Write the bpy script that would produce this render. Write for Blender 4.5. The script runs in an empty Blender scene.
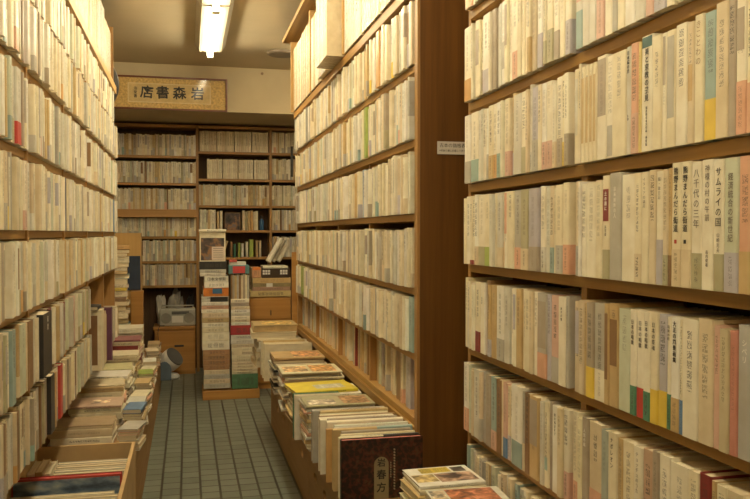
import bpy, bmesh, math, random
from mathutils import Vector, Matrix, Euler
R = math.radians
rng = random.Random(7)
scn = bpy.context.scene
col = scn.collection

# ------------------------------------------------------------------ camera
EYE = Vector((0, 0, 1.25))
FPX = 800.0
ROT = Euler((R(90 - 1.18), 0, R(-13.2)))
cam = bpy.data.cameras.new('camera'); cam.sensor_width = 36; cam.lens = 36 * FPX / 750
cam.clip_start = 0.02
co = bpy.data.objects.new('camera', cam); col.objects.link(co)
co.location = EYE; co.rotation_euler = ROT; scn.camera = co
RM = ROT.to_matrix()
def ray(x, y): return RM @ Vector(((x - 375) / FPX, (249.5 - y) / FPX, -1))
def at(x, y, Y):                       # point of the vertical cross-plane Y seen at pixel x, y
    d = ray(x, y); return EYE + d * (Y / d.y)
def on_x(x, X):                        # depth Y at which the plane X is seen in column x
    d = ray(x, 233); return X * d.y / d.x
def on_z(x, y, z):
    d = ray(x, y); return EYE + d * ((z - EYE.z) / d.z)
def proj(p):
    v = RM.transposed() @ (Vector(p) - EYE)
    if v.z > -0.05: return (-9999, -9999)
    return (375 + FPX * v.x / -v.z, 249.5 - FPX * v.y / -v.z)

# ------------------------------------------------------------------ materials
def nt(name):
    m = bpy.data.materials.new(name); m.use_nodes = True
    n = m.node_tree.nodes; l = m.node_tree.links
    return m, n, l, n['Principled BSDF']
def N(n, t, **kw):
    x = n.new(t)
    for k, v in kw.items():
        if k in x.inputs: x.inputs[k].default_value = v
        else: setattr(x, k, v)
    return x
def mth(n, l, op, a, b=None):
    x = n.new('ShaderNodeMath'); x.operation = op
    for i, v in enumerate((a, b)):
        if v is None: continue
        if isinstance(v, (int, float)): x.inputs[i].default_value = v
        else: l.new(v, x.inputs[i])
    return x.outputs[0]
def ramp(n, l, fac, stops):
    r = n.new('ShaderNodeValToRGB'); e = r.color_ramp.elements
    while len(e) < len(stops): e.new(0.5)
    for k, (p, c) in enumerate(stops):
        e[k].position = p; e[k].color = (*c, 1)
    l.new(fac, r.inputs[0]); return r.outputs[0]
def plain(name, c, rough=0.6, var=0.12, scale=12, metal=0.0, coat=0.0, bump=0.0):
    m, n, l, b = nt(name)
    tc = N(n, 'ShaderNodeTexCoord'); no = N(n, 'ShaderNodeTexNoise', Scale=scale, Detail=4.0)
    l.new(tc.outputs['Object'], no.inputs['Vector'])
    d = tuple(v * (1 - var) for v in c); u = tuple(min(1, v * (1 + var)) for v in c)
    l.new(ramp(n, l, no.outputs[0], [(0.3, d), (0.7, u)]), b.inputs['Base Color'])
    b.inputs['Roughness'].default_value = rough; b.inputs['Metallic'].default_value = metal
    b.inputs['Coat Weight'].default_value = coat
    if bump:
        bp = N(n, 'ShaderNodeBump', Strength=bump, Distance=0.01); l.new(no.outputs[0], bp.inputs['Height']); l.new(bp.outputs[0], b.inputs['Normal'])
    return m
def wood(name, c1, c2, axis='y', rough=0.45, scale=1.0):
    m, n, l, b = nt(name)
    tc = N(n, 'ShaderNodeTexCoord'); mp = N(n, 'ShaderNodeMapping')
    s = {'x': (1.5, 45, 45), 'y': (45, 1.5, 45), 'z': (45, 45, 1.5)}[axis]
    mp.inputs['Scale'].default_value = tuple(v * scale for v in s)
    l.new(tc.outputs['Object'], mp.inputs['Vector'])
    no = N(n, 'ShaderNodeTexNoise', Scale=1.0, Detail=5.0, Roughness=0.6)
    l.new(mp.outputs[0], no.inputs['Vector'])
    l.new(ramp(n, l, no.outputs[0], [(0.3, c1), (0.68, c2)]), b.inputs['Base Color'])
    b.inputs['Roughness'].default_value = rough
    bp = N(n, 'ShaderNodeBump', Strength=0.08, Distance=0.002); l.new(no.outputs[0], bp.inputs['Height']); l.new(bp.outputs[0], b.inputs['Normal'])
    return m

def book_mat(name, coat=0.0, rough=0.5, wrinkle=0.0):
    """jacket paper: the colour of each face comes with the mesh; small printed marks stand for titles too small to read"""
    m, n, l, b = nt(name)
    ca = N(n, 'ShaderNodeAttribute', attribute_name='Col'); ia = N(n, 'ShaderNodeAttribute', attribute_name='Ink')
    uv = N(n, 'ShaderNodeUVMap', uv_map='UVMap')
    su = N(n, 'ShaderNodeSeparateXYZ'); l.new(uv.outputs[0], su.inputs[0])
    si = N(n, 'ShaderNodeSeparateColor'); l.new(ia.outputs['Color'], si.inputs[0])
    w, g, bb, rn = si.outputs[0], si.outputs[1], si.outputs[2], ia.outputs['Alpha']
    inw = mth(n, l, 'LESS_THAN', mth(n, l, 'ABSOLUTE', su.outputs[0]), w)
    inv = mth(n, l, 'MULTIPLY', mth(n, l, 'GREATER_THAN', su.outputs[1], g), mth(n, l, 'LESS_THAN', su.outputs[1], bb))
    cell = mth(n, l, 'FRACT', mth(n, l, 'DIVIDE', su.outputs[1], mth(n, l, 'MULTIPLY', mth(n, l, 'MAXIMUM', w, 0.0005), 2.5)))
    inc = mth(n, l, 'LESS_THAN', cell, 0.82)
    cv = N(n, 'ShaderNodeCombineXYZ'); l.new(su.outputs[0], cv.inputs[0]); l.new(su.outputs[1], cv.inputs[1]); l.new(mth(n, l, 'MULTIPLY', rn, 3.0), cv.inputs[2])
    no = N(n, 'ShaderNodeTexNoise', Scale=560.0, Detail=1.0); l.new(cv.outputs[0], no.inputs['Vector'])
    st = mth(n, l, 'GREATER_THAN', no.outputs[0], 0.50)
    mask = mth(n, l, 'MULTIPLY', mth(n, l, 'MULTIPLY', inw, inv), mth(n, l, 'MULTIPLY', inc, st))
    mask = mth(n, l, 'MULTIPLY', mask, mth(n, l, 'ADD', 0.3, mth(n, l, 'MULTIPLY', mth(n, l, 'FRACT', mth(n, l, 'MULTIPLY', rn, 7.31)), 0.6)))
    ge = N(n, 'ShaderNodeNewGeometry')
    n2 = N(n, 'ShaderNodeTexNoise', Scale=28.0, Detail=4.0); l.new(ge.outputs['Position'], n2.inputs['Vector'])
    ag = ramp(n, l, n2.outputs[0], [(0.3, (0.86, 0.83, 0.77)), (0.65, (1, 1, 1))])
    mx = N(n, 'ShaderNodeMix', data_type='RGBA', blend_type='MULTIPLY'); mx.inputs[0].default_value = 1
    l.new(ca.outputs['Color'], mx.inputs[6]); l.new(ag, mx.inputs[7])
    m2 = N(n, 'ShaderNodeMix', data_type='RGBA'); l.new(mask, m2.inputs[0]); l.new(mx.outputs[2], m2.inputs[6])
    m2.inputs[7].default_value = (0.06, 0.05, 0.045, 1)
    l.new(m2.outputs[2], b.inputs['Base Color'])
    b.inputs['Roughness'].default_value = rough; b.inputs['Coat Weight'].default_value = coat; b.inputs['Coat Roughness'].default_value = 0.15
    if wrinkle:
        n3 = N(n, 'ShaderNodeTexNoise', Scale=22.0, Detail=3.0, Distortion=1.5); l.new(ge.outputs['Position'], n3.inputs['Vector'])
        bp = N(n, 'ShaderNodeBump', Strength=wrinkle, Distance=0.02); l.new(n3.outputs[0], bp.inputs['Height']); l.new(bp.outputs[0], b.inputs['Coat Normal'])
    return m
def page_mat():
    m, n, l, b = nt('page_edges')
    tc = N(n, 'ShaderNodeTexCoord'); mp = N(n, 'ShaderNodeMapping'); mp.inputs['Scale'].default_value = (1100, 6, 6)
    l.new(tc.outputs['Object'], mp.inputs['Vector'])
    no = N(n, 'ShaderNodeTexNoise', Scale=1.0, Detail=3.0); l.new(mp.outputs[0], no.inputs['Vector'])
    l.new(ramp(n, l, no.outputs[0], [(0.3, (0.54, 0.44, 0.28)), (0.65, (0.80, 0.71, 0.52))]), b.inputs['Base Color'])
    b.inputs['Roughness'].default_value = 0.85
    return m

def pict_mat():
    m, n, l, b = nt('printed_picture'); ca = N(n, 'ShaderNodeAttribute', attribute_name='Col'); tc = N(n, 'ShaderNodeTexCoord')
    no = N(n, 'ShaderNodeTexNoise', Scale=38.0, Detail=3.0, Distortion=0.8); l.new(tc.outputs['Object'], no.inputs['Vector'])
    v = ramp(n, l, no.outputs[0], [(.36, (.25, .25, .28)), (.47, (.9, .8, .7)), (.56, (1.3, 1.2, 1.1)), (.66, (2.0, 2.0, 1.9))])
    mx = N(n, 'ShaderNodeMix', data_type='RGBA', blend_type='MULTIPLY'); mx.inputs[0].default_value = 1; l.new(ca.outputs['Color'], mx.inputs[6]); l.new(v, mx.inputs[7])
    l.new(mx.outputs[2], b.inputs['Base Color']); b.inputs['Roughness'].default_value = .35; return m
PICT = pict_mat()
BOOK = book_mat('jacket_paper', coat=0.12, rough=0.42)
WRAP = book_mat('film_wrapped_paper', coat=0.9, rough=0.5, wrinkle=0.9)
PAGE = page_mat()
SHELFW = wood('shelf_wood', (0.28, 0.145, 0.034), (0.42, 0.235, 0.06), 'y')
SHELFX = wood('shelf_wood_across', (0.33, 0.17, 0.05), (0.46, 0.26, 0.085), 'x')
UPR = wood('upright_wood', (0.28, 0.145, 0.045), (0.40, 0.22, 0.075), 'z')
BACKW = wood('backing_board', (0.07, 0.035, 0.014), (0.11, 0.058, 0.022), 'z', rough=0.7)
POST = wood('dark_veneer', (0.10, 0.039, 0.008), (0.165, 0.072, 0.015), 'z', rough=0.35)
BINW = wood('bin_wood', (0.30, 0.165, 0.055), (0.40, 0.235, 0.09), 'y', rough=0.6, scale=0.5)
CABW = wood('orange_plywood', (0.35, 0.16, 0.04), (0.50, 0.26, 0.07), 'x', scale=0.4)
PLY = wood('pale_plywood', (0.48, 0.28, 0.09), (0.58, 0.36, 0.13), 'z', scale=0.4)
CARD = plain('cardboard', (0.50, 0.34, 0.16), 0.8, 0.12, 9)
INK = plain('black_ink', (0.02, 0.017, 0.015), 0.6)
INKG = plain('grey_ink', (0.20, 0.17, 0.14), 0.6)
INKW = plain('white_ink', (0.75, 0.72, 0.66), 0.6)
INKR = plain('red_ink', (0.42, 0.05, 0.03), 0.6)
WHITE = plain('white_plastic', (0.72, 0.70, 0.64), 0.4, 0.05)
BLACK = plain('black_plastic', (0.025, 0.022, 0.02), 0.4)
GREYP = plain('grey_plastic', (0.42, 0.41, 0.36), 0.45, 0.06)
DGREY = plain('dark_grey_plastic', (0.12, 0.12, 0.115), 0.5)
NAVY = plain('navy_cloth', (0.035, 0.05, 0.085), 0.8)
SLATE = plain('slate_blue_plastic', (0.13, 0.17, 0.21), 0.45)
PLASTER = plain('wall_plaster', (0.44, 0.36, 0.23), 0.85, 0.05, 5, bump=0.1)
CEIL = plain('ceiling_board', (0.46, 0.38, 0.25), 0.9, 0.05, 3, bump=0.05)
SILVER = plain('silver_bag', (0.55, 0.53, 0.48), 0.3, 0.2, 20)

def emis(name, c, s):
    m, n, l, b = nt(name)
    b.inputs['Base Color'].default_value = (0.8, 0.8, 0.75, 1)
    b.inputs['Emission Color'].default_value = (*c, 1); b.inputs['Emission Strength'].default_value = s
    return m
TUBE = emis('lit_tube', (1.0, 0.865, 0.575), 76.0)

def floor_mat():
    m, n, l, b = nt('floor_tiles')
    ge = N(n, 'ShaderNodeNewGeometry'); s = N(n, 'ShaderNodeSeparateXYZ'); l.new(ge.outputs['Position'], s.inputs[0])
    P = 0.0928
    fx = mth(n, l, 'DIVIDE', mth(n, l, 'SUBTRACT', s.outputs[0], 0.0574 - P * 20), P)
    cx = mth(n, l, 'FLOOR', fx)
    wn = N(n, 'ShaderNodeTexWhiteNoise', noise_dimensions='1D'); l.new(cx, wn.inputs['W'])
    fy = mth(n, l, 'ADD', mth(n, l, 'DIVIDE', mth(n, l, 'ADD', s.outputs[1], 10), P * 1.02), mth(n, l, 'MULTIPLY', wn.outputs[0], 0.35))
    def line(f, w): return mth(n, l, 'GREATER_THAN', mth(n, l, 'ABSOLUTE', mth(n, l, 'SUBTRACT', mth(n, l, 'FRACT', f), 0.5)), 0.5 - w)
    gx = line(fx, 0.06); gy = mth(n, l, 'MULTIPLY', line(fy, 0.05), 0.9)
    g = mth(n, l, 'MAXIMUM', gx, gy)
    cv = N(n, 'ShaderNodeCombineXYZ'); l.new(cx, cv.inputs[0]); l.new(mth(n, l, 'FLOOR', fy), cv.inputs[1])
    w2 = N(n, 'ShaderNodeTexWhiteNoise', noise_dimensions='2D'); l.new(cv.outputs[0], w2.inputs['Vector'])
    no = N(n, 'ShaderNodeTexNoise', Scale=9.0, Detail=4.0); l.new(ge.outputs['Position'], no.inputs['Vector'])
    t = mth(n, l, 'ADD', mth(n, l, 'MULTIPLY', w2.outputs[0], 0.4), mth(n, l, 'MULTIPLY', no.outputs[0], 0.6))
    c = ramp(n, l, t, [(0.2, (0.125, 0.142, 0.11)), (0.75, (0.185, 0.202, 0.162))])
    mx = N(n, 'ShaderNodeMix', data_type='RGBA'); l.new(g, mx.inputs[0]); l.new(c, mx.inputs[6]); mx.inputs[7].default_value = (0.045, 0.036, 0.024, 1)
    l.new(mx.outputs[2], b.inputs['Base Color'])
    b.inputs['Roughness'].default_value = 0.42
    bp = N(n, 'ShaderNodeBump', Strength=0.5, Distance=0.003, invert=True); l.new(g, bp.inputs['Height']); l.new(bp.outputs[0], b.inputs['Normal'])
    return m
FLOORM = floor_mat()

# ------------------------------------------------------------------ mesh helpers
class MB:
    def __init__(s): s.v = []; s.f = []; s.smooth = False
    def box(s, a, b):
        x0, y0, z0 = a; x1, y1, z1 = b; k = len(s.v)
        s.v += [(x0, y0, z0), (x1, y0, z0), (x1, y1, z0), (x0, y1, z0), (x0, y0, z1), (x1, y0, z1), (x1, y1, z1), (x0, y1, z1)]
        s.f += [tuple(k + i for i in q) for q in ((0, 3, 2, 1), (4, 5, 6, 7), (0, 1, 5, 4), (1, 2, 6, 5), (2, 3, 7, 6), (3, 0, 4, 7))]
        return s
    def tube(s, p, q, r, n=16, r2=None):
        p = Vector(p); q = Vector(q); r2 = r if r2 is None else r2
        d = (q - p).normalized(); u = d.orthogonal().normalized(); w = d.cross(u); k = len(s.v)
        for c, rr in ((p, r), (q, r2)):
            for i in range(n):
                a = 2 * math.pi * i / n; s.v.append(tuple(c + u * (rr * math.cos(a)) + w * (rr * math.sin(a))))
        for i in range(n):
            j = (i + 1) % n; s.f.append((k + i, k + j, k + n + j, k + n + i))
        s.f.append(tuple(k + i for i in reversed(range(n)))); s.f.append(tuple(k + n + i for i in range(n)))
        return s
    def prism(s, pts, axis_vec):            # closed polygon pts (3D) extruded along axis_vec
        k = len(s.v); n = len(pts); a = Vector(axis_vec)
        s.v += [tuple(p) for p in pts] + [tuple(Vector(p) + a) for p in pts]
        for i in range(n):
            j = (i + 1) % n; s.f.append((k + i, k + j, k + n + j, k + n + i))
        s.f.append(tuple(k + i for i in reversed(range(n)))); s.f.append(tuple(k + n + i for i in range(n)))
        return s
    def lathe(s, prof, c=(0, 0, 0), n=28):  # prof [(r, z)]
        k = len(s.v); m = len(prof)
        for r, z in prof:
            for i in range(n):
                a = 2 * math.pi * i / n; s.v.append((c[0] + r * math.cos(a), c[1] + r * math.sin(a), c[2] + z))
        for h in range(m - 1):
            for i in range(n):
                j = (i + 1) % n; s.f.append((k + h * n + i, k + h * n + j, k + (h + 1) * n + j, k + (h + 1) * n + i))
        s.f.append(tuple(k + i for i in reversed(range(n)))); s.f.append(tuple(k + (m - 1) * n + i for i in range(n)))
        return s
    def build(s, name, mat, parent=None, bevel=0.0, loc=None, rot=None, sub=0):
        me = bpy.data.meshes.new(name); me.from_pydata(s.v, [], s.f)
        bm = bmesh.new(); bm.from_mesh(me)
        bmesh.ops.recalc_face_normals(bm, faces=bm.faces)
        if bevel: bmesh.ops.bevel(bm, geom=list(bm.edges), offset=bevel, segments=2, affect='EDGES', profile=0.5)
        bm.to_mesh(me); bm.free()
        if s.smooth:
            for p in me.polygons: p.use_smooth = True
        me.materials.append(mat)
        o = bpy.data.objects.new(name, me); col.objects.link(o)
        if parent: o.parent = parent
        if loc is not None: o.location = loc
        if rot is not None: o.rotation_euler = rot
        if sub:
            md = o.modifiers.new('smooth', 'SUBSURF'); md.levels = sub; md.render_levels = sub
        return o
def empty(name, loc, rz=0.0):
    o = bpy.data.objects.new(name, None); col.objects.link(o); o.location = loc; o.rotation_euler = (0, 0, rz); o.empty_display_size = 0.05; return o
LABELS = {}
def tag(o, label, cat, group=None, kind=None):
    o['label'] = label; o['category'] = cat
    if group: o['group'] = group
    if kind: o['kind'] = kind
    LABELS.setdefault(label, []).append(o)
    nw = len(label.split())
    if nw < 4 or nw > 16: print('LABEL LEN', nw, label)
    return o
def struct(name, mb, mat, bevel=0.0):
    o = mb.build(name, mat, bevel=bevel); o['kind'] = 'structure'; return o

def text_mesh(body, size, mat, name, parent, loc, rot, vertical=True, extr=0.0002, bold=0.0, spacing=1.0):
    c = bpy.data.curves.new('lettering', 'FONT')
    c.body = '\n'.join(body) if vertical else body
    c.size = size; c.align_x = 'CENTER'; c.align_y = 'TOP' if vertical else 'CENTER'
    c.space_line = 1.07 * spacing if vertical else 1.0; c.extrude = extr; c.offset = bold; c.resolution_u = 2
    t = bpy.data.objects.new('lettering', c); col.objects.link(t)
    bpy.context.view_layer.update()
    me = bpy.data.meshes.new_from_object(t.evaluated_get(bpy.context.evaluated_depsgraph_get()))
    bpy.data.objects.remove(t); bpy.data.curves.remove(c)
    me.name = name; me.materials.clear(); me.materials.append(mat)
    o = bpy.data.objects.new(name, me); col.objects.link(o); o.parent = parent; o.location = loc; o.rotation_euler = rot
    return o

# ------------------------------------------------------------------ colours of paper
PAL = {
 'cream': (0.78, 0.71, 0.53), 'ivory': (0.82, 0.77, 0.63), 'white': (0.82, 0.80, 0.73), 'beige': (0.68, 0.58, 0.41),
 'grey': (0.46, 0.44, 0.39), 'pale grey': (0.63, 0.61, 0.54), 'tan': (0.55, 0.40, 0.20), 'lavender': (0.47, 0.45, 0.50),
 'mint': (0.58, 0.62, 0.49), 'pink': (0.64, 0.42, 0.34), 'salmon': (0.68, 0.39, 0.27), 'orange': (0.64, 0.38, 0.15),
 'teal': (0.30, 0.41, 0.40), 'olive': (0.42, 0.39, 0.25), 'yellow': (0.76, 0.56, 0.09), 'taupe': (0.40, 0.34, 0.27),
 'brown': (0.26, 0.15, 0.07), 'red': (0.52, 0.06, 0.05), 'maroon': (0.23, 0.035, 0.03), 'green': (0.09, 0.24, 0.15),
 'blue': (0.13, 0.24, 0.42), 'navy': (0.04, 0.06, 0.12), 'black': (0.025, 0.022, 0.022), 'page': (0.66, 0.56, 0.38),
 'turquoise': (0.33, 0.47, 0.44), 'dark teal': (0.05, 0.13, 0.13), 'leaf': (0.35, 0.45, 0.10),
}
def pick(r, d):
    t = r.random() * sum(d.values())
    for k, v in d.items():
        t -= v
        if t <= 0: return k
    return k
BODY_A = {'cream': 6, 'ivory': 6, 'white': 4, 'beige': 1.6, 'pale grey': 2, 'tan': .3, 'mint': .4, 'grey': .4, 'lavender': .2, 'pink': .12}
BODY_L = {'cream': 5, 'ivory': 4, 'white': 3, 'beige': 3, 'pale grey': 3, 'grey': 1.2, 'tan': .9, 'taupe': .5, 'brown': .15, 'mint': .4, 'lavender': .3}
BODY_B = {'cream': 6, 'ivory': 4, 'white': 2, 'beige': 3.5, 'pale grey': 2.5, 'tan': 1.0, 'mint': .4, 'grey': .6, 'brown': .15, 'taupe': .3, 'pink': .1, 'olive': .2}
BODY_C = {'cream': 3, 'ivory': 1.5, 'beige': 3.5, 'pale grey': 2, 'tan': 2.4, 'grey': 1.5, 'taupe': 1.4, 'olive': .9, 'brown': 1.0, 'mint': .6, 'teal': .25, 'maroon': .2}
BAND = {'grey': 3.5, 'taupe': 2.5, 'lavender': 1.2, 'teal': .7, 'salmon': .7, 'olive': .8, 'beige': 2.5, 'pink': .8, 'yellow': .4, 'orange': .3, 'pale grey': 2, 'turquoise': .25}

class PM:                                  # mesh with colour, print and uv per face
    def __init__(s): s.v = []; s.f = []; s.c = []; s.ink = []; s.uv = []
    def face(s, pts, c, ink=(0, 0, 0, 0), uv=None):
        k = len(s.v); s.v += [tuple(p) for p in pts]; s.f.append(tuple(range(k, k + len(pts))))
        s.c.append(c); s.ink.append(ink); s.uv.append(uv or [(9, 9)] * len(pts))
    def build(s, name, mat, parent=None):
        me = bpy.data.meshes.new(name); me.from_pydata(s.v, [], s.f)
        ca = me.color_attributes.new('Col', 'FLOAT_COLOR', 'CORNER'); ia = me.color_attributes.new('Ink', 'FLOAT_COLOR', 'CORNER')
        ul = me.uv_layers.new(name='UVMap')
        cc = []; ii = []; uu = []
        for f, c, k, u in zip(s.f, s.c, s.ink, s.uv):
            for q in range(len(f)):
                cc += [*c, 1.0]; ii += list(k); uu += list(u[q])
        ca.data.foreach_set('color', cc); ia.data.foreach_set('color', ii); ul.data.foreach_set('uv', uu)
        me.materials.append(mat); me.update()
        o = bpy.data.objects.new(name, me); col.objects.link(o)
        if parent: o.parent = parent
        return o
def mergeable(me):
    bm = bmesh.new(); bm.from_mesh(me); bmesh.ops.remove_doubles(bm, verts=bm.verts, dist=1e-6)
    bmesh.ops.recalc_face_normals(bm, faces=bm.faces); bm.to_mesh(me); bm.free()

def u_shape(pm, t, dep, z0, z1, c, th=0.0016, grow=0.0, ink=(0, 0, 0, 0), r=None, y_end=None):
    """jacket or paper band: a U in plan round the spine (y = 0), extruded from z0 to z1"""
    h = t / 2 + grow; y0 = -grow; r = min(0.0034, t * 0.26) if r is None else r; ye = dep if y_end is None else y_end
    o = [(-h, ye), (-h, y0 + r), (-h + .3 * r, y0 + .3 * r), (-h + r, y0), (h - r, y0), (h - .3 * r, y0 + .3 * r), (h, y0 + r), (h, ye)]
    i = [(-h + th, ye), (-h + th, y0 + r + th * .4), (-h + th + .15 * r, y0 + th + .3 * r), (-h + r + th * .4, y0 + th), (h - r - th * .4, y0 + th), (h - th - .15 * r, y0 + th + .3 * r), (h - th, y0 + r + th * .4), (h - th, ye)]
    cl = (tuple(v * 0.97 for v in c))
    for k in range(7):
        a, b = o[k], o[k + 1]
        uv = None; ik = (0, 0, 0, 0)
        if k == 3: uv = [(a[0], z0), (b[0], z0), (b[0], z1), (a[0], z1)]; ik = ink
        pm.face([(*a, z0), (*b, z0), (*b, z1), (*a, z1)], c, ik, uv)
        p, q = i[k], i[k + 1]
        pm.face([(*q, z0), (*p, z0), (*p, z1), (*q, z1)], cl)
        pm.face([(*a, z1), (*b, z1), (*q, z1), (*p, z1)], c)
        pm.face([(*b, z0), (*a, z0), (*p, z0), (*q, z0)], c)
    for a, p in ((o[0], i[0]), (i[7], o[7])):
        pm.face([(*p, z0), (*a, z0), (*a, z1), (*p, z1)], c)

def dims_jit(r, c, s=0.11):
    k = 1 + r.uniform(-s, s); return tuple(min(0.9, v * k * (1 + r.uniform(-.02, .02))) for v in c)

def make_book(name, d, parent_loc, rot, mat=None):
    """d: t thickness, dep, h, c jacket colour, band (colour, height), block (colour, z0, z1), title; one thing: jacket mesh with pages and paper band as parts"""
    t, dep, h = d['t'], d['dep'], d['h']; r = random.Random(d.get('seed', 1))
    pm = PM(); u_shape(pm, t, dep, 0, h, d['c'], ink=d.get('ink', (0, 0, 0, 0)))
    o = pm.build(name, mat or BOOK); mergeable(o.data)
    o.location = parent_loc; o.rotation_euler = rot
    MB().box((-t / 2 + .0018, .003, .0025), (t / 2 - .0018, dep - .003, h - (.003 if d.get('top') is None else .0015))).build('page_block', d.get('pmat', PAGE), o)
    if d.get('band'):
        bc, bh = d['band']
        p2 = PM(); u_shape(p2, t, dep, 0.0004, bh, bc, th=0.0004, grow=0.0005, y_end=dep * .8, ink=d.get('bink', (0, 0, 0, 0)))
        b = p2.build('paper_band', BOOK, o); mergeable(b.data)
    if d.get('block'):
        bc, z0, z1 = d['block']
        p3 = PM(); w = t / 2 - .0032
        y = -.0004
        pts = [(-w, z0), (w, z0), (w, z1), (-w, z1)]
        p3.face([(a, y, z) for a, z in pts], bc, d.get('kink', (0, 0, 0, 0)), pts)
        for k in range(4):
            a, b2 = pts[k], pts[(k + 1) % 4]
            p3.face([(a[0], 0.0001, a[1]), (b2[0], 0.0001, b2[1]), (b2[0], y, b2[1]), (a[0], y, a[1])], bc)
        mergeable(p3.build('title_block', BOOK, o).data)
    for (body, size, ztop, m, bold) in d.get('titles', ()):
        text_mesh(body, size, m, 'title', o, (0, -.0008, ztop), (R(90), 0, 0), bold=bold, extr=0.0001)
    return o

STUFF = PM(); STUFF_N = 0
def add_simple(pm, d, M):
    t, dep, h = d['t'] / 2, d['dep'], d['h']; c = d['c']; P = lambda x, y, z: M @ Vector((x, y, z))
    r = min(.0034, t * .32)
    ik = d.get('ink', (0, 0, 0, 0)); bands = [(0, h, c, ik)]
    if d.get('band'): bands = [(0, d['band'][1], d['band'][0], (0, 0, 0, 0)), (d['band'][1], h, c, ik)]
    if d.get('block'):
        b = bands.pop(); bc, z0, z1 = d['block']; z0 = max(z0, b[0])
        bands += [(b[0], z0, c, (0, 0, 0, 0)), (z0, z1, bc, (0, 0, 0, 0)), (z1, h, c, (0, 0, 0, 0))]
    for z0, z1, cc, i2 in bands:
        if z1 - z0 < 1e-4: continue
        pm.face([P(-t + r, 0, z0), P(t - r, 0, z0), P(t - r, 0, z1), P(-t + r, 0, z1)], cc, i2, [(-t + r, z0), (t - r, z0), (t - r, z1), (-t + r, z1)])
        pm.face([P(-t, r, z0), P(-t + r, 0, z0), P(-t + r, 0, z1), P(-t, r, z1)], cc)
        pm.face([P(t - r, 0, z0), P(t, r, z0), P(t, r, z1), P(t - r, 0, z1)], cc)
        pm.face([P(-t, dep, z0), P(-t, r, z0), P(-t, r, z1), P(-t, dep, z1)], cc)
        pm.face([P(t, r, z0), P(t, dep, z0), P(t, dep, z1), P(t, r, z1)], cc)
    for z, s in ((h, 1), (0, -1)):
        pts = [P(-t, dep, z), P(-t, r, z), P(-t + r, 0, z), P(t - r, 0, z), P(t, r, z), P(t, dep, z)]
        pg = PAL['page'] if s > 0 else tuple(v * .8 for v in PAL['page'])
        pm.face(pts if s < 0 else pts[::-1], pg)
    pm.face([P(t, dep, 0), P(-t, dep, 0), P(-t, dep, h), P(t, dep, h)], PAL['page'])

# ------------------------------------------------------------------ rows of upright books
ALL = []      # every upright book of the cases
def ordinal(n):
    return f"{n}{'th' if 10 <= n % 100 <= 20 else {1: 'st', 2: 'nd', 3: 'rd'}.get(n % 10, 'th')}"
def rand_book(r, body, hh, tr=(0.013, 0.030), band_p=0.42):
    t = r.uniform(*tr)
    cn = pick(r, body); d = dict(t=t, dep=r.uniform(.125, .14), h=hh + r.choice((0, 0, 0, -.001, .002, .004, -.004, .008, -.007)) + r.uniform(-.002, .002), cn=cn, c=dims_jit(r, PAL[cn]))
    if r.random() < band_p:
        bn = pick(r, BAND); d['bn'] = bn; d['band'] = (dims_jit(r, PAL[bn]), r.choice((.045, .05, .055, .06, .065)))
    elif r.random() < .12:
        bn = pick(r, {'taupe': 2, 'grey': 2, 'lavender': 1, 'brown': .4}); d['kn'] = bn; d['block'] = (dims_jit(r, PAL[bn]), d['h'] * r.uniform(.35, .5), d['h'] * r.uniform(.85, .97))
    return d
def finish(d, r):
    t, h = d['t'], d['h']
    if 'ink' not in d:
        w = min(.0062, max(.0016, t * r.uniform(.14, .3)))
        top = h * r.uniform(.86, .96); d['ink'] = (w, max(d['band'][1] if d.get('band') else 0, top - h * r.uniform(.25, .6)), top, r.random())
    if d.get('band') and 'bink' not in d and r.random() < .6: d['bink'] = (min(.004, t * .2), .008, d['band'][1] - .006, r.random())
    d['seed'] = r.randint(0, 10 ** 6)

def fill_run(case, row, a, b, z, hh, face, theta, axis, r, body, spec=(), tr=(0.013, 0.030), band_p=.42, unit='', room=None):
    """books along an axis from a to b (world), resting at z; spec: [(a0, a1, dict)] measured books"""
    out = []; pos = a; sp = sorted(spec, key=lambda s: s[0]); items = []
    for s0, s1, d in sp + [(b, b, None)]:
        s0 = max(s0, pos)
        gap = s0 - pos
        if gap > .006:
            m = max(1, round(gap / ((tr[0] + tr[1]) / 2 * .95)))
            ws = [r.uniform(*tr) for _ in range(m)]; k = gap / sum(ws)
            for w in ws:
                q = rand_book(r, body, hh, tr, band_p); q['t'] = w * k - .0011; items.append((pos + w * k / 2, q)); pos += w * k
        if d is not None:
            s1 = min(max(s1, s0 + .007), b)
            if s1 - s0 < .005: continue
            q = dict(d); q['t'] = s1 - pos - .0006; q.setdefault('dep', .135); q.setdefault('h', hh); items.append(((pos + s1) / 2, q)); pos = s1
    for k, (m, q) in enumerate(items):
        if room and q['h'] > room: q['h'] = room - r.uniform(0, .004)
        if q.get('block'): q['block'] = (q['block'][0], q['block'][1], min(q['block'][2], q['h'] - .002))
        finish(q, r)
        jm = 1.0 if case == 'near' else 1.9
        jx = r.uniform(-.004, .005) * jm if r.random() < .85 else r.uniform(.006, .014)
        if q.pop('meas', None): jx *= .25
        q.update(case=case, row=row, unit=unit, idx=k, n=len(items), theta=theta)
        if axis == 'y':
            s = 1 if face > 0 else -1
            loc = Vector((face + s * (jx + q.get('out', 0)), m, z))
        else: loc = Vector((m, face + jx, z))
        q['loc'] = loc; out.append(q)
    ALL.extend(out); return out

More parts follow.
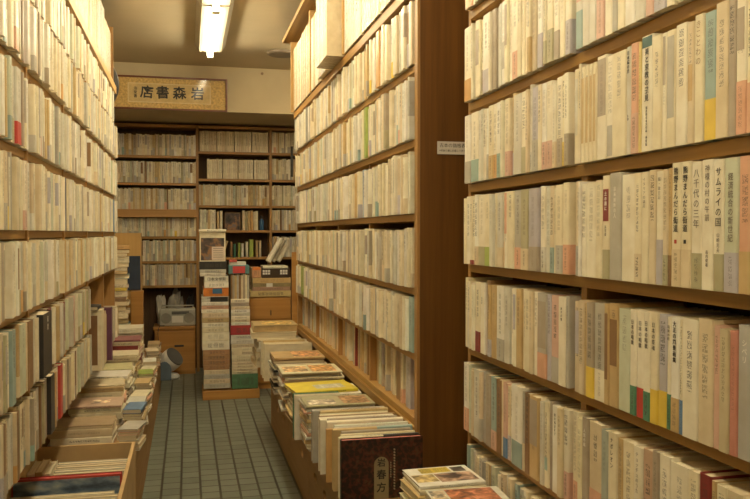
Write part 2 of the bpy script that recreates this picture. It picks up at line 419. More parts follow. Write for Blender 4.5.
# ---- near bookcase (right of the aisle)
RX = 0.76
R_ROWS = [(1.875, .19), (1.617, .203), (1.389, .188), (1.164, .187), (0.930, .187), (0.695, .186), (0.46, .19)]
def B(x0, x1, cn, bn=None, bh=.055, kn=None, k0=.45, k1=.95, h=None, titles=(), **kw):
    d = dict(cn=cn, c=PAL[cn], meas=1); d.update(kw)
    if h: d['h'] = h
    if bn: d['bn'] = bn; d['band'] = (PAL[bn], bh)
    hh = h or .188
    if kn: d['kn'] = kn; d['block'] = (PAL[kn], hh * k0, hh * k1)
    if titles: d['titles'] = titles; d['ink'] = (0, 0, 0, 0)
    return (x0, x1, d)
T = lambda s, size, ztop, m=None, bold=0.0: (s, size, ztop, m or INK, bold)
SPEC = {
 1: [B(463.3, 470, 'ivory', 'orange', .06), B(474.5, 478.3, 'cream', kn='taupe'), B(482, 488, 'white', 'lavender', .06), B(490, 494, 'taupe'), B(500.8, 504.2, 'white', kn='grey', k0=.2, k1=.55),
     B(511, 516.6, 'ivory', 'salmon', .065), B(526, 529, 'cream', 'tan', .08), B(535, 540, 'white', 'lavender', .075), B(546, 551, 'cream', 'olive', .07), B(552, 557.4, 'ivory', 'taupe', .06),
     B(557.5, 563, 'cream'), B(563, 570, 'ivory', 'lavender', .07), B(570, 580, 'pale grey', 'teal', .075, kn='pink', k0=.5, k1=.75), B(580.5, 588, 'pale grey'), B(588, 595, 'ivory', 'pale grey', .09), B(595, 602.5, 'white', 'pink', .085),
     B(602.8, 610.5, 'ivory'), B(610.5, 616, 'grey'), B(616, 623, 'cream'), B(623.5, 633.5, 'white'), B(633.7, 643.3, 'pale grey'), B(643.5, 652, 'pink'), B(652, 664, 'ivory', 'lavender', .05), B(664, 671, 'cream')],
 2: [B(463.5, 469, 'white', 'grey', .06), B(471, 478, 'ivory', 'turquoise', .06), B(488, 492.5, 'cream', 'tan', .06), B(492.6, 496, 'ivory', 'orange', .06), B(496.3, 500.3, 'white', 'turquoise', .06), B(504.5, 509, 'cream', 'pink', .06),
     B(513, 520, 'pale grey'), B(521, 526, 'ivory', 'olive', .06), B(531, 537, 'lavender', 'grey', .07), B(541, 545.5, 'white', 'pink', .06), B(545.6, 551, 'ivory', 'pink', .06), B(555, 561, 'ivory', 'taupe', .06), B(563.5, 578, 'cream', kn='pale grey', k0=.3, k1=.9),
     B(580, 583.6, 'cream', kn='tan', k0=.2, k1=.88), B(583.7, 587.4, 'cream', kn='tan', k0=.2, k1=.88), B(587.5, 591.2, 'cream', kn='tan', k0=.2, k1=.88), B(591.3, 595, 'cream', kn='tan', k0=.2, k1=.88),
     B(595, 604.4, 'ivory', kn='taupe', k0=.42, k1=.97, h=.195, kink=(.0045, .085, .18, .3)), B(604.6, 611, 'ivory', kn='grey', k0=.02, k1=.32), B(611.2, 624.6, 'cream'),
     B(624.8, 629.2, 'pale grey', h=.19, titles=(T('日本橋の風', .0075, .182, INK, .00015), T('久我', .005, .07))), B(629.4, 636.6, 'salmon', 'pink', .07, h=.192), B(636.8, 639.3, 'yellow', c=(.74, .60, .25), h=.19),
     B(639.5, 651, 'ivory', h=.196, kn='dark teal', k0=.9, k1=.995, titles=(T('美と宗教の発見', .0122, .174, INK, .0002), T('創造的日本文化論', .0052, .076), T('梅原猛', .0055, .026))),
     B(651.2, 659.8, 'cream', h=.188), B(660, 664.5, 'ivory', kn='taupe', k0=.55, k1=.97), B(664.7, 673.5, 'cream', kn='grey', k0=.25, k1=.95), B(673.7, 685, 'ivory', h=.191), B(685.2, 692, 'beige', kn='tan', k0=.35, k1=.65),
     B(692, 700.8, 'cream', h=.194, titles=(T('きことわの', .013, .185, plain('brown_ink', (.30, .20, .11), .6)),)), B(701, 713, 'teal', 'yellow', .062, h=.192), B(713.2, 726, 'beige', h=.198), B(726.2, 734, 'taupe', h=.199),
     B(734.2, 744, 'ivory', 'salmon', .075, h=.198, kn='taupe', k0=.6, k1=.9), B(744.2, 753, 'cream', 'salmon', .07, h=.197), B(753, 764, 'white')],
 3: [B(466, 470, 'ivory'), B(470, 472.3, 'cream', 'maroon', .012), B(472.4, 474.8, 'cream', 'maroon', .012), B(478, 484.5, 'ivory', 'olive', .05), B(484.6, 490, 'cream', 'leaf', .05), B(497, 502, 'pale grey', 'beige', .05), B(504, 507, 'ivory', kn='salmon', k0=.45, k1=.98),
     B(507.2, 513, 'cream'), B(513.5, 520.4, 'grey', 'salmon', .052), B(520.6, 527, 'olive', 'beige', .05), B(528, 537, 'lavender', 'taupe', .055), B(540, 544.5, 'ivory', 'pale grey', .055), B(549, 553, 'beige', 'teal', .055), B(555, 561.8, 'cream', 'grey', .06),
     B(562, 567.6, 'cream', 'salmon', .062, h=.19), B(567.8, 579, 'beige', 'grey', .06, h=.19),
     B(581, 586, 'ivory', h=.182), B(586, 595, 'ivory', h=.184), B(595.2, 601.5, 'cream', h=.186), B(601.7, 608.6, 'cream', 'olive', .055, h=.193, kn='maroon', k0=.56, k1=.87, titles=(T('土の器に', .0085, .163, INKW, .0002), T('高堂要', .0065, .1))),
     B(608.8, 620.2, 'grey', h=.196, titles=(T('幕末維新の人', .009, .17, INKW),)), B(620.4, 634, 'ivory', h=.19), B(634.2, 641, 'cream', 'beige', .05, h=.19), B(641.2, 648, 'cream', h=.19, titles=(T('イタリアの歳月', .007, .18, INKG),)), B(648.2, 655, 'beige', h=.192),
     B(655.2, 662, 'ivory', h=.188, titles=(T('続・旅日記', .007, .178, INKG),), bn='lavender', bh=.075), B(662.2, 667.5, 'beige', 'olive', .05, h=.19), B(667.6, 671.3, 'tan', 'brown', .05, h=.191),
     B(671.4, 680.6, 'cream', 'beige', .06, h=.198, titles=(T('熊野まんだら街道', .0122, .19, INK, .0001), T('■', .0085, .076, INKR))), B(680.8, 690, 'cream', 'beige', .06, h=.198, titles=(T('熊野まんだら街道', .0122, .19, INK, .0001), T('■', .0085, .076, INK))),
     B(690.2, 701, 'ivory', 'olive', .055, h=.195, titles=(T('八千代の三年', .0145, .184, INKG),)), B(701.2, 713.4, 'ivory', h=.196, titles=(T('神様の村の午前', .0115, .188, INKG), T('森内俊雄', .006, .06, INKG))),
     B(713.6, 724, 'ivory', 'olive', .055, h=.194, titles=(T('サムライの国', .0138, .182, INK), T('山崎光夫', .007, .086, INKG))), B(724.2, 738, 'mint', 'lavender', .058, h=.194, titles=(T('経済統合の新世紀', .0118, .172, INKG, .0001),)),
     B(738.2, 751, 'salmon', 'tan', .06, h=.194), B(751.2, 762, 'cream')],
 4: [B(475, 479.3, 'cream', 'maroon', .055), B(480, 484, 'ivory', titles=(T('寺田屋', .006, .15, INK),)), B(491, 496, 'tan'), B(496.2, 503, 'white', 'grey', .055), B(503.2, 508, 'pale grey'), B(515, 520, 'tan'), B(524, 530, 'cream'), B(537, 546, 'grey', 'salmon', .055, kn='taupe', k0=.35, k1=.9), B(546.2, 550, 'lavender'), B(550.2, 557.5, 'pink', 'grey', .055),
     B(558, 565, 'ivory', titles=(T('あすの朝', .007, .165, INK),)), B(565.2, 575, 'grey', h=.19),
     B(583.5, 586.5, 'tan', h=.182), B(586.6, 593.6, 'taupe', 'yellow', .06, h=.184), B(593.8, 604.3, 'grey', 'ivory', .06, h=.186), B(604.5, 609, 'tan', kn='brown', k0=.25, k1=.9, h=.188), B(609.2, 617.7, 'tan', kn='brown', k0=.4, k1=.85, h=.19), B(618, 630, 'mint', h=.184),
     B(630.2, 636, 'ivory', 'green', .052, h=.186, titles=(T('日本の唱歌', .0085, .168), )), B(636.2, 643.8, 'ivory', 'red', .052, h=.186, titles=(T('日本の唱歌', .009, .168),)), B(644, 651, 'ivory', 'green', .05, h=.186, titles=(T('日本の唱歌', .009, .17),)),
     B(651.2, 658.6, 'cream', 'yellow', .058, h=.187, titles=(T('日本の祭魂', .009, .17),)), B(658.8, 667, 'lavender', 'yellow', .06, h=.186), B(667.2, 671, 'ivory', 'green', .058, h=.184, titles=(T('昭和の町', .006, .17),)), B(671.2, 679.5, 'white', 'tan', .055, h=.184, titles=(T('大正の風景画集', .009, .178, INK, .0002),)), B(679.7, 683, 'cream', 'blue', .055, h=.183),
     B(683.2, 698.4, 'ivory', h=.186), B(698.6, 713, 'beige', h=.19), B(713.2, 720, 'pink', h=.183), B(720.2, 729.4, 'olive', h=.18, c=(.55, .48, .32)), B(729.6, 737.4, 'pink', h=.18, c=(.55, .25, .20)), B(737.6, 752, 'pale grey', h=.19, c=(.45, .44, .42), titles=(T('シベリ', .011, .17, INKW),)), B(752.2, 764, 'cream')],
 5: [B(463, 468.3, 'white', 'salmon', .065, h=.19), B(474, 480, 'pale grey'), B(486, 490.5, 'taupe'), B(491, 496, 'teal', 'pink', .05), B(496.2, 501.5, 'brown'), B(503, 507, 'pink', 'blue', .05), B(512, 522.5, 'white', 'teal', .06, h=.192), B(525, 529, 'brown'), B(530, 538.5, 'tan', kn='taupe', k0=.4, k1=.95), B(545, 549, 'cream', kn='turquoise', k0=.2, k1=.35), B(552, 558.4, 'white', titles=(T('夜の海辺まで', .0075, .17, INK),)),
     B(558.6, 578.5, 'cream', 'salmon', .055, h=.194), B(583, 589, 'taupe', h=.192, titles=(T('人間の風', .0085, .17, INKW),)), B(589.2, 601.7, 'beige', 'salmon', .06, h=.19), B(601.9, 608.6, 'teal', h=.185, c=(.40, .45, .41)), B(608.9, 617.4, 'cream', h=.188, titles=(T('ナポレオン', .011, .178, INK),)), B(617.6, 623, 'tan', h=.183), B(623.2, 634.5, 'cream', h=.184), B(635, 643, 'ivory', h=.184, titles=(T('チュッチュのうた', .0085, .174, INKG),)), B(643.2, 653.2, 'tan', h=.186, c=(.52, .36, .26)), B(653.4, 660, 'taupe', h=.19),
     B(660.2, 671, 'ivory', h=.19), B(671.2, 690, 'ivory', h=.186), B(690.2, 700.8, 'cream', h=.187), B(701, 713, 'maroon', h=.19), B(713.2, 717.5, 'tan'), B(717.7, 728.5, 'cream', h=.184), B(728.7, 744, 'beige', h=.184), B(744.2, 758, 'cream', h=.183, kn='teal', k0=.8, k1=.95)],
}
for row, (z, hh) in enumerate(R_ROWS):
    r = random.Random(100 + row)
    sp = [(on_x(b, RX), on_x(a, RX), d) for a, b, d in SPEC.get(row, [])]
    body = BODY_A if row < 4 else (BODY_B if row == 4 else BODY_C)
    far = [s for s in sp if s[0] > 1.47]; near = [s for s in sp if s[0] <= 1.47]
    fill_run('near', row, 0.113, 0.787, z, hh, RX, R(-90), 'y', random.Random(900 + row), body, (), (.014, .03), unit='beyond', room=([2.11] + [q[0] for q in R_ROWS])[row] - z - .027)
    fill_run('near', row, 0.815, 1.482, z, hh, RX, R(-90), 'y', r, body, near, (.014, .03), unit='right', room=([2.11] + [q[0] for q in R_ROWS])[row] - z - .027)
    fill_run('near', row, 1.506, 2.142, z, hh, RX, R(-90), 'y', r, body, far, (.012, .026), unit='left', room=([2.11] + [q[0] for q in R_ROWS])[row] - z - .027)
# ---- middle bookcase
MX = 0.69
M_ROWS = [(1.788, .2), (1.55, .195), (1.3126, .19), (1.075, .183), (0.865, .175), (0.655, .18)]
M_UP = [2.452, 3.15, 3.84, 4.53, 5.22]
MSPEC = {0: [(412, 416, 'tan'), (377, 380, 'orange')], 1: [(363, 366, 'leaf'), (341, 343, 'tan')], 2: [(361, 363.5, 'blue'), (331, 333, 'tan')], 3: [(338, 340, 'tan')], 4: [(405, 409, 'teal'), (299.5, 303, 'leaf'), (345, 347, 'beige')],
         5: [(385, 390, 'brown'), (395, 399, 'lavender'), (399.2, 402, 'salmon'), (358, 362, 'brown'), (363, 366, 'tan')]}
for row, (z, hh) in enumerate(M_ROWS):
    r = random.Random(200 + row)
    for k in range(4):
        a, b = M_UP[k] + .012, M_UP[k + 1] - .012
        sp = []
        for x0, x1, cn in MSPEC.get(row, []):
            y1, y0 = on_x(x0, MX), on_x(x1, MX)
            if a < (y0 + y1) / 2 < b: sp.append((y0, y1, dict(cn=cn, c=PAL[cn], h=hh + .004)))
        fill_run('middle', row, a, b, z, hh, MX if row < 5 else .735, R(-90), 'y', r, BODY_L if row < 3 else BODY_C if row > 4 else BODY_B, sp, (.014, .032), .3, unit=str(k), room=([2.024] + [q[0] for q in M_ROWS])[row] - z - .027)
# ---- left bookcase
LX = -0.435
L_ROWS = [(1.946, .18), (1.726, .188), (1.486, .2), (1.258, .193), (1.035, .19), (0.815, .187), (0.60, .185)]
L_UP = [1.07, 1.77, 2.487, 3.19, 3.9, 4.62, 5.37]
LSPEC = {1: [(15.5, 18.5, 'ivory', 'salmon')], 2: [(18.5, 22.5, 'pale grey', 'red'), (71, 73, 'brown', None)], 3: [(9, 12.5, 'brown', 'yellow'), (64.5, 67.5, 'navy', None), (112.5, 115, 'blue', None)], 4: [(1, 5, 'taupe', None)],
         5: [(37, 46, 'black', None), (25, 30, 'brown', None), (19, 24, 'mint', None), (8, 12, 'teal', None), (49, 52.5, 'maroon', None), (65.5, 67, 'brown', None), (71, 73.5, 'pink', None)], 6: [(59, 61.5, 'red', None), (48, 52, 'black', None), (44, 47, 'taupe', None)]}
for row, (z, hh) in enumerate(L_ROWS):
    r = random.Random(300 + row)
    for k in range(6):
        a, b = L_UP[k] + .015, L_UP[k + 1] - .015
        sp = []
        for x0, x1, cn, bn in LSPEC.get(row, []):
            y0, y1 = on_x(x0, LX), on_x(x1, LX)
            if a < (y0 + y1) / 2 < b:
                d = dict(cn=cn, c=PAL[cn], h=hh + (.012 if cn == 'black' else .003))
                if bn: d['bn'] = bn; d['band'] = (PAL[bn], .06)
                if cn == 'black' and row == 5: d['titles'] = (T('和歌', .022, .18, INKW),); d['ink'] = (0, 0, 0, 0); d['out'] = -.012; d['must'] = True
                sp.append((y0, y1, d))
        if k >= 4 and row == 5: continue
        if k == 4 and row == 6: a = 4.36; hh = .2
        if k == 5 and row == 6: hh = .21
        fill_run('left', row, a, b, z, hh, LX if row else -.447, R(90), 'y', r, BODY_L if row < 4 else BODY_B if row < 5 else BODY_C, sp, (.014, .034), .28, unit=str(k), room=([2.159] + [q[0] for q in L_ROWS])[row] - z - .027)
# ---- far bookcase at the end of the aisle
FY = 7.36
F_UP = [-.64, .09, .745, 1.04]
F_ROWS = {0: [1.939, 1.697, 1.46, 1.22, 1.0, .784], 1: [1.985, 1.74, 1.50, 1.275, 1.03], 2: [1.985, 1.74, 1.50, 1.275, 1.03]}
for u in range(3):
    for row, z in enumerate(F_ROWS[u]):
        if u == 1 and (row >= 4 or row < 2): continue
        if u == 0 and row == 5: continue
        r = random.Random(400 + 10 * u + row)
        a, b = F_UP[u] + .014, F_UP[u + 1] - .014
        if u == 1 and row == 3: a, b = .108, .25
        if u == 1 and row == 1: a += .07
        bd = {'cream': 5, 'ivory': 5, 'beige': 4, 'tan': 2, 'white': 1, 'pale grey': 2, 'grey': .6, 'taupe': .6, 'olive': .5, 'brown': .4, 'mint': .8}
        fill_run('far', row, a, b, z, .185, FY, 0, 'x', r, bd, (), (.012, .026), .3 if not (u == 1 and row == 0) else .8, unit=str(u), room=.166 if (u == 0 and row == 3) else .19)
        if u == 0 and row == 4: fill_run('far', 5, a, b, .784, .185, FY, 0, 'x', r, BODY_C, (), (.012, .026), .3, unit='0', room=.19)
# choose the books that show largest: these are objects, the rest one mass
def shown_area(q):
    th = q['theta']; ux = Vector((math.cos(th), math.sin(th), 0)); p = q['loc']
    a = proj(p - ux * q['t'] / 2); b = proj(p + ux * q['t'] / 2); c = proj(p + Vector((0, 0, q['h'])))
    cx, cy = (a[0] + b[0]) / 2, (a[1] + c[1]) / 2
    if not (-2 < cx < 752) or a[1] < 0 or c[1] > 499: return 0
    vis = min(a[1], 499) - max(c[1], 0)
    if q['case'] == 'middle' and (cx > 416): return 0
    if q['case'] == 'near' and cx < 466 and False: return 0
    return abs(a[0] - b[0]) * vis
for q in ALL: q['area'] = shown_area(q) + (1e6 if q.get('must') else 0)
ranked = sorted(ALL, key=lambda q: -q['area']); N_IND = 330
chosen = set(id(q) for q in ranked[:N_IND] if q['area'] > 0)
SHELFN = {'near': {0: 'top visible', 1: 'second', 2: 'third', 3: 'fourth', 4: 'fifth', 5: 'sixth', 6: 'lowest visible'}}
WN = ['top', 'second', 'third', 'fourth', 'fifth', 'sixth', 'lowest']
LUNIT = ['', 'nearest', 'second', 'third', 'fourth', 'last']
for q in ALL:
    M = Matrix.Translation(q['loc']) @ Matrix.Rotation(q['theta'], 4, 'Z')
    if id(q) not in chosen:
        add_simple(STUFF, q, M); STUFF_N += 1; continue
    o = make_book('book', q, q['loc'], (0, 0, q['theta']))
    desc = f"{q['cn']} book"
    if q.get('bn'): desc += f" with {q['bn']} band" if q['bn'] != q['cn'] else ' with matching band'
    elif q.get('kn'): desc += f" with {q['kn']} panel"
    if q['case'] == 'near':
        if q['unit'] == 'left': pos = f"{ordinal(q['n'] - q['idx'])} from dark end panel"
        else: pos = f"{ordinal(q['n'] - q['idx'])} right of upright"
        lab = f"{desc}, {pos}, {SHELFN['near'][q['row']]} shelf, nearest bookcase"
        g = f"books on the {SHELFN['near'][q['row']]} shelf of the nearest bookcase"
    elif q['case'] == 'middle':
        lab = f"{desc}, {ordinal(q['idx'] + 1)} in bay {['one', 'two', 'three', 'four'][int(q['unit'])]}, {WN[q['row']]} shelf, middle bookcase"
        g = f"books on the {WN[q['row']]} shelf of the middle bookcase"
    elif q['case'] == 'left':
        lab = f"{desc}, {ordinal(q['idx'] + 1)} in {['', 'nearest', 'second', 'third', 'fourth', 'last'][int(q['unit'])]} bay, {WN[q['row']]} shelf, left bookcase"
        g = f"books on the {WN[q['row']]} shelf of the left bookcase"
    else:
        lab = f"{desc}, {ordinal(q['idx'] + 1)} on {WN[q['row']]} shelf, far bookcase, bay {int(q['unit']) + 1}"; g = 'books on the far bookcase'
    tag(o, lab, 'book', g)
so = STUFF.build('shelved_books', BOOK)
tag(so, 'remaining closely packed upright books filling the left, middle and far bookcases', 'books', kind='stuff')

# ------------------------------------------------------------------ bookcases
def shelf_boards(root, x0, x1, y0, y1, zs, th=.024, mat=None):
    for z in zs: MB().box((x0, y0, z - th), (x1, y1, z - .0006)).build('shelf', mat or SHELFW, root, bevel=.0012)
# near case
nb = empty('bookcase', (0, 0, 0)); tag(nb, 'brown wooden bookcase nearest the viewer, packed with pale books, right of the aisle', 'bookcase', 'wooden bookcases')
shelf_boards(nb, .778, 1.02, .1, 2.149, [z for z, _ in R_ROWS] + [2.11, .235])
for y in (.1, .80, 1.494): MB().box((.790, y - .011, .02), (1.02, y + .011, 2.5)).build('upright', UPR, nb)
MB().box((.784, 2.150, .0), (1.02, 2.172, 2.55)).build('end_panel', UPR, nb)
MB().box((1.021, .09, 0), (1.035, 2.172, 2.55)).build('back_panel', BACKW, nb)
MB().box((.80, .1, 0), (.82, 2.149, .21)).build('plinth', SHELFW, nb)
# middle case
mbk = empty('bookcase', (0, 3.8, 0)); mbk.location = (0, 0, 0); tag(mbk, 'wooden bookcase with a dark veneered end panel and wrapped bundles on top', 'bookcase', 'wooden bookcases')
shelf_boards(mbk, .708, .93, 2.445, 5.235, [z for z, _ in M_ROWS], .024)
MB().box((.685, 2.445, 2.0), (.93, 5.26, 2.04)).build('shelf', SHELFW, mbk, bevel=.002)
for y in M_UP[1:4]: MB().box((.716, y - .011, .02), (.93, y + .011, 2.0)).build('upright', UPR, mbk)
MB().box((.705, 5.221, 0), (.93, 5.245, 2.0)).build('upright', UPR, mbk)
MB().box((.711, 2.412, 0), (1.34, 2.444, 2.595)).build('end_panel', POST, mbk)
MB().box((.702, 2.412, 0), (.7105, 2.444, 2.595)).build('edge_strip', UPR, mbk)
MB().box((.931, 2.445, 0), (.945, 5.245, 2.58)).build('back_panel', BACKW, mbk)
MB().box((.617, 2.445, 2.50), (.93, 5.30, 2.525)).build('cornice', SHELFW, mbk, bevel=.002)
MB().box((.665, 5.235, 2.041), (.93, 5.257, 2.499)).build('upright', PLY, mbk)
MB().box((.70, 2.445, 0.60), (.72, 5.22, .63)).build('front_rail', SHELFW, mbk)
# left case
lb = empty('bookcase', (0, 0, 0)); tag(lb, 'long wooden bookcase along the left wall with a pale top rail', 'bookcase', 'wooden bookcases')
shelf_boards(lb, -.70, -.455, 1.05, 5.358, [z for z, _ in L_ROWS if z != .815], .024)
shelf_boards(lb, -.70, -.455, 1.05, 3.888, [.815], .024)
MB().box((-.70, 1.05, 2.135), (-.435, 5.358, 2.18)).build('shelf', PLY, lb, bevel=.002)
for y in L_UP[:-1]: MB().box((-.70, y - .011, .577), (-.449, y + .011, 2.134)).build('upright', UPR, lb)
MB().box((-.70, 5.359, .577), (-.455, 5.381, 2.56)).build('end_panel', UPR, lb)
MB().box((-.715, 1.05, 0), (-.701, 5.38, 2.56)).build('back_panel', BACKW, lb)
# far case
fb = empty('bookcase', (0, 0, 0)); tag(fb, 'wooden bookcase against the far wall under the framed calligraphy', 'bookcase', 'wooden bookcases')
for u in range(3):
    for z in F_ROWS[u]:
        th = .07 if (u == 0 and z == 1.46) else .022
        MB().box((F_UP[u] + .012, FY + .012 if th < .05 else FY - .06, z - th), (F_UP[u + 1] - .012, 7.57, z - .0006)).build('shelf', SHELFX, fb, bevel=.001)
for x in F_UP: MB().box((x - .0115, FY + .005, 0), (x + .0115, 7.57, 2.215)).build('upright', UPR, fb)
MB().box((-.66, FY + .005, 2.19), (1.055, 7.57, 2.216)).build('top_board', SHELFX, fb)
MB().box((-.66, 7.571, 0), (1.055, 7.585, 2.215)).build('back_panel', BACKW, fb)

# ------------------------------------------------------------------ room
struct('floor', MB().box((-1.0, -2.6, -.05), (1.9, 7.75, 0)), FLOORM)
struct('ceiling', MB().box((-1.0, -2.6, 2.6), (1.9, 7.75, 2.66)), CEIL)
struct('wall_left', MB().box((-.80, -2.6, 0), (-.72, 7.75, 2.6)), PLASTER)
struct('wall_right', MB().box((1.4, -2.6, 0), (1.48, 7.75, 2.6)), PLASTER)
struct('wall_back', MB().box((-.8, 7.6, 0), (1.48, 7.68, 2.6)), PLASTER)
struct('wall_front', MB().box((-.8, -2.55, 0), (1.48, -2.47, 2.6)), PLASTER)
struct('trim_1', MB().box((-.72, 6.64, 2.235), (1.4, 7.6, 2.6)), PLASTER)

# lamps
HOUSE = plain('lamp_enamel', (.36, .32, .24), .5, .04)
def lamp(name, y0, lab):
    root = empty(name, (.165, y0, 2.6)); tag(root, lab, 'ceiling lamp', 'fluorescent ceiling lamps')
    w = .108
    MB().prism([(-w, 0, 0), (w, 0, 0), (w * .72, 0, -.045), (-w * .72, 0, -.045)], (0, 1.2, 0)).build('housing', HOUSE, root)
    t = MB(); t.smooth = True; t.tube((0, .025, -.066), (0, 1.175, -.066), .0155, 20); t.build('tube', TUBE, root)
    for yy in (.004, 1.176):
        MB().box((-.022, yy, -.088), (.022, yy + .02, -.0455)).build('socket', WHITE, root, bevel=.002)
    return root
for k, (y, lb2) in enumerate(((4.72, 'lit fluorescent ceiling lamp farthest down the aisle, its end in view'), (3.50, 'lit fluorescent ceiling lamp, next toward the viewer from the farthest one'), (2.28, 'third fluorescent ceiling lamp counted from the far wall'), (1.06, 'fluorescent ceiling lamp just ahead of the camera above the aisle'), (-.16, 'fluorescent ceiling lamp right above the camera'), (-1.4, 'fluorescent ceiling lamp behind the camera'))):
    lamp('fluorescent_lamp', y, lb2)
fill_lamp = lamp('fluorescent_lamp', 4.85, 'added fluorescent fill lamp hidden behind the middle bookcase, brightening the far shelves'); fill_lamp.location.x = 1.16  # invented extra lamp, out of view, added to brighten the far shelves
# speaker/vent on ceiling
v = empty('ceiling_vent', (.695, 6.02, 2.6)); tag(v, 'round dark vent in the ceiling beside the middle bookcase', 'vent')
m = MB(); m.smooth = False; m.lathe([(.075, 0), (.11, 0), (.11, -.012), (.095, -.02), (.075, -.02)], n=32); m.build('rim', plain('brown_plastic', (.16, .12, .08), .5), v)
MB().lathe([(.074, -.001), (.074, -.008), (.03, -.014)], n=32).build('grille', BLACK, v)
nail = MB().tube(at(262, 74, 6.64), at(262, 74, 6.64) + Vector((0, -.014, 0)), .008, 12, .012).build('wall_hook', plain('hook_brown', (.2, .13, .07), .5)); tag(nail, 'small round brown hook on the wall right of the framed calligraphy', 'hook')

# ------------------------------------------------------------------ framed calligraphy
c0 = at(103, 76, 6.58); c1 = at(227.5, 110, 6.58)
fw = 1.02; fx = c1.x - fw / 2; fz = (2.2375 + 2.50) / 2; fh = .262
fz = at(180, 93.6, 6.58).z
fr = empty('framed_calligraphy', (fx, 6.60, fz)); fr.rotation_euler = (R(4), 0, 0)
tag(fr, 'long dark-framed calligraphy of the shop name on gold cloth above the far bookcase', 'framed calligraphy')
FRM = wood('frame_lacquer', (.09, .022, .01), (.15, .045, .02), 'x', rough=.3)
h2, w2, b = fh / 2, fw / 2, .014
MB().box((-w2, -.012, h2 - b), (w2, .012, h2)).build('frame_bar', FRM, fr, bevel=.002)
MB().box((-w2, -.012, -h2), (w2, .012, -h2 + b)).build('frame_bar', FRM, fr, bevel=.002)
MB().box((-w2, -.012, -h2 + b), (-w2 + b, .012, h2 - b)).build('frame_bar', FRM, fr, bevel=.002)
MB().box((w2 - b, -.012, -h2 + b), (w2, .012, h2 - b)).build('frame_bar', FRM, fr, bevel=.002)
MB().box((-w2 + b, .002, -h2 + b), (w2 - b, .010, h2 - b)).build('gold_cloth', plain('gold_cloth', (.56, .38, .13), .6, .3, 60), fr)
px = lambda x: (x - 165.5) / 122.5 * fw
PAP = plain('old_paper', (.58, .43, .19), .7, .12, 25)
MB().box((px(134), .0, -.076), (px(211), .0018, .076)).build('border_strip', plain('pale_border', (.68, .55, .30), .7), fr)
MB().box((px(135), -.001, -.069), (px(210), -.0002, .069)).build('paper_sheet', PAP, fr)
for ch, x in (('店', 151.5), ('書', 166), ('森', 181.5), ('岩', 198.5)):
    text_mesh(ch, .104, INK, 'brush_character', fr, (px(x), -.0016, .0), (R(90), R((x * 7) % 9 - 4), 0), vertical=False, bold=.0022, extr=.0003)
text_mesh('浩堂書', .028, INK, 'signature', fr, (px(141), -.0016, .045), (R(90), 0, 0), bold=.0003, extr=.0003)
def glass_mat():
    m, n, l, b = nt('clear_glass')
    n.remove(b); t = N(n, 'ShaderNodeBsdfTransparent'); g = N(n, 'ShaderNodeBsdfGlossy', Roughness=0.07); f = N(n, 'ShaderNodeFresnel', IOR=1.22); mx = N(n, 'ShaderNodeMixShader')
    l.new(f.outputs[0], mx.inputs[0]); l.new(t.outputs[0], mx.inputs[1]); l.new(g.outputs[0], mx.inputs[2]); l.new(mx.outputs[0], n['Material Output'].inputs[0]); return m
GLASS = glass_mat()
MB().box((-w2 + b, -.006, -h2 + b), (w2 - b, -.004, h2 - b)).build('glass_pane', GLASS, fr)

# black disc at the end of left case
p = at(119.5, 85.5, 5.46); RD = .2
dk = empty('black_disc', (p.x - RD, 5.40, p.z)); tag(dk, 'round black disc at the far top end of the left bookcase, mostly hidden', 'disc')
m = MB(); m.lathe([(RD - .03, 0), (RD - .004, .004), (RD, .014), (RD, .05), (RD - .004, .056)], n=48); m.build('rim', BLACK, dk, rot=(R(-90), 0, 0))
m = MB(); m.lathe([(RD - .031, .012), (RD - .031, .03), (.02, .034)], n=48); m.build('face', DGREY, dk, rot=(R(-90), 0, 0))

# price notice on the end panel
pt = at(450, 148, 2.41)
sg = empty('price_notice', (pt.x + .015, 2.4085, pt.z)); tag(sg, 'small white printed notice stuck on the dark veneered end panel', 'notice')
MB().box((-.057, -.0005, -.020), (.057, .0025, .020)).build('card', plain('notice_card', (.70, .66, .60), .6, .03), sg)
text_mesh('古本の価格表示', .0145, INK, 'lettering', sg, (0, -.0009, .007), (R(90), 0, 0), vertical=False, extr=.0001)
text_mesh('※表紙の裏に記載してあります', .0075, INK, 'lettering', sg, (0, -.0009, -.009), (R(90), 0, 0), vertical=False, extr=.0001)

# ------------------------------------------------------------------ bundles on the tops of the cases
def bundle(loc, w, dep, h, theta, c, lab, name='wrapped_bundle', n=None, spine=None, grp=None, mat=None):
    """several books or papers wrapped in clear film: root with each visible book as a part, a strap round them"""
    root = empty(name, loc, theta); r = random.Random(int(abs(loc[0] * 977 + loc[1] * 331 + loc[2] * 71) * 100))
    tag(root, lab, 'bundle', grp)
    n = n or max(2, round(w / .035)); x = -w / 2
    ws = [r.uniform(.7, 1.3) for _ in range(n)]; k = w / sum(ws)
    for t in ws:
        t *= k; cc = dims_jit(r, PAL[r.choice(c)], .05)
        pm = PM(); add_simple(pm, dict(t=t - .0008, dep=dep - r.uniform(0, .01), h=h - r.uniform(0, .008), c=cc, ink=(t * .22, h * .3, h * .9, r.random()) if not spine else spine), Matrix.Translation((x + t / 2, 0, 0)))
        o = pm.build('wrapped_book', mat or WRAP, root); mergeable(o.data); x += t
    return root
r = random.Random(5)
y = 2.50; k = 0
MTOP = [(2.47, .34, .40, ('beige', 'cream'), 0), (2.82, .30, .36, ('cream', 'beige', 'cream'), 0), (3.13, .35, .38, ('pale grey', 'cream', 'beige'), 0), (3.53, .30, .42, ('pale grey', 'grey', 'beige'), -.07), (3.84, .26, .37, ('beige', 'salmon', 'grey'), -.02), (4.11, .34, .40, ('cream', 'tan'), 0), (4.51, .34, .41, ('tan', 'beige', 'cream'), 0), (4.86, .34, .40, ('cream', 'beige', 'tan'), 0)]
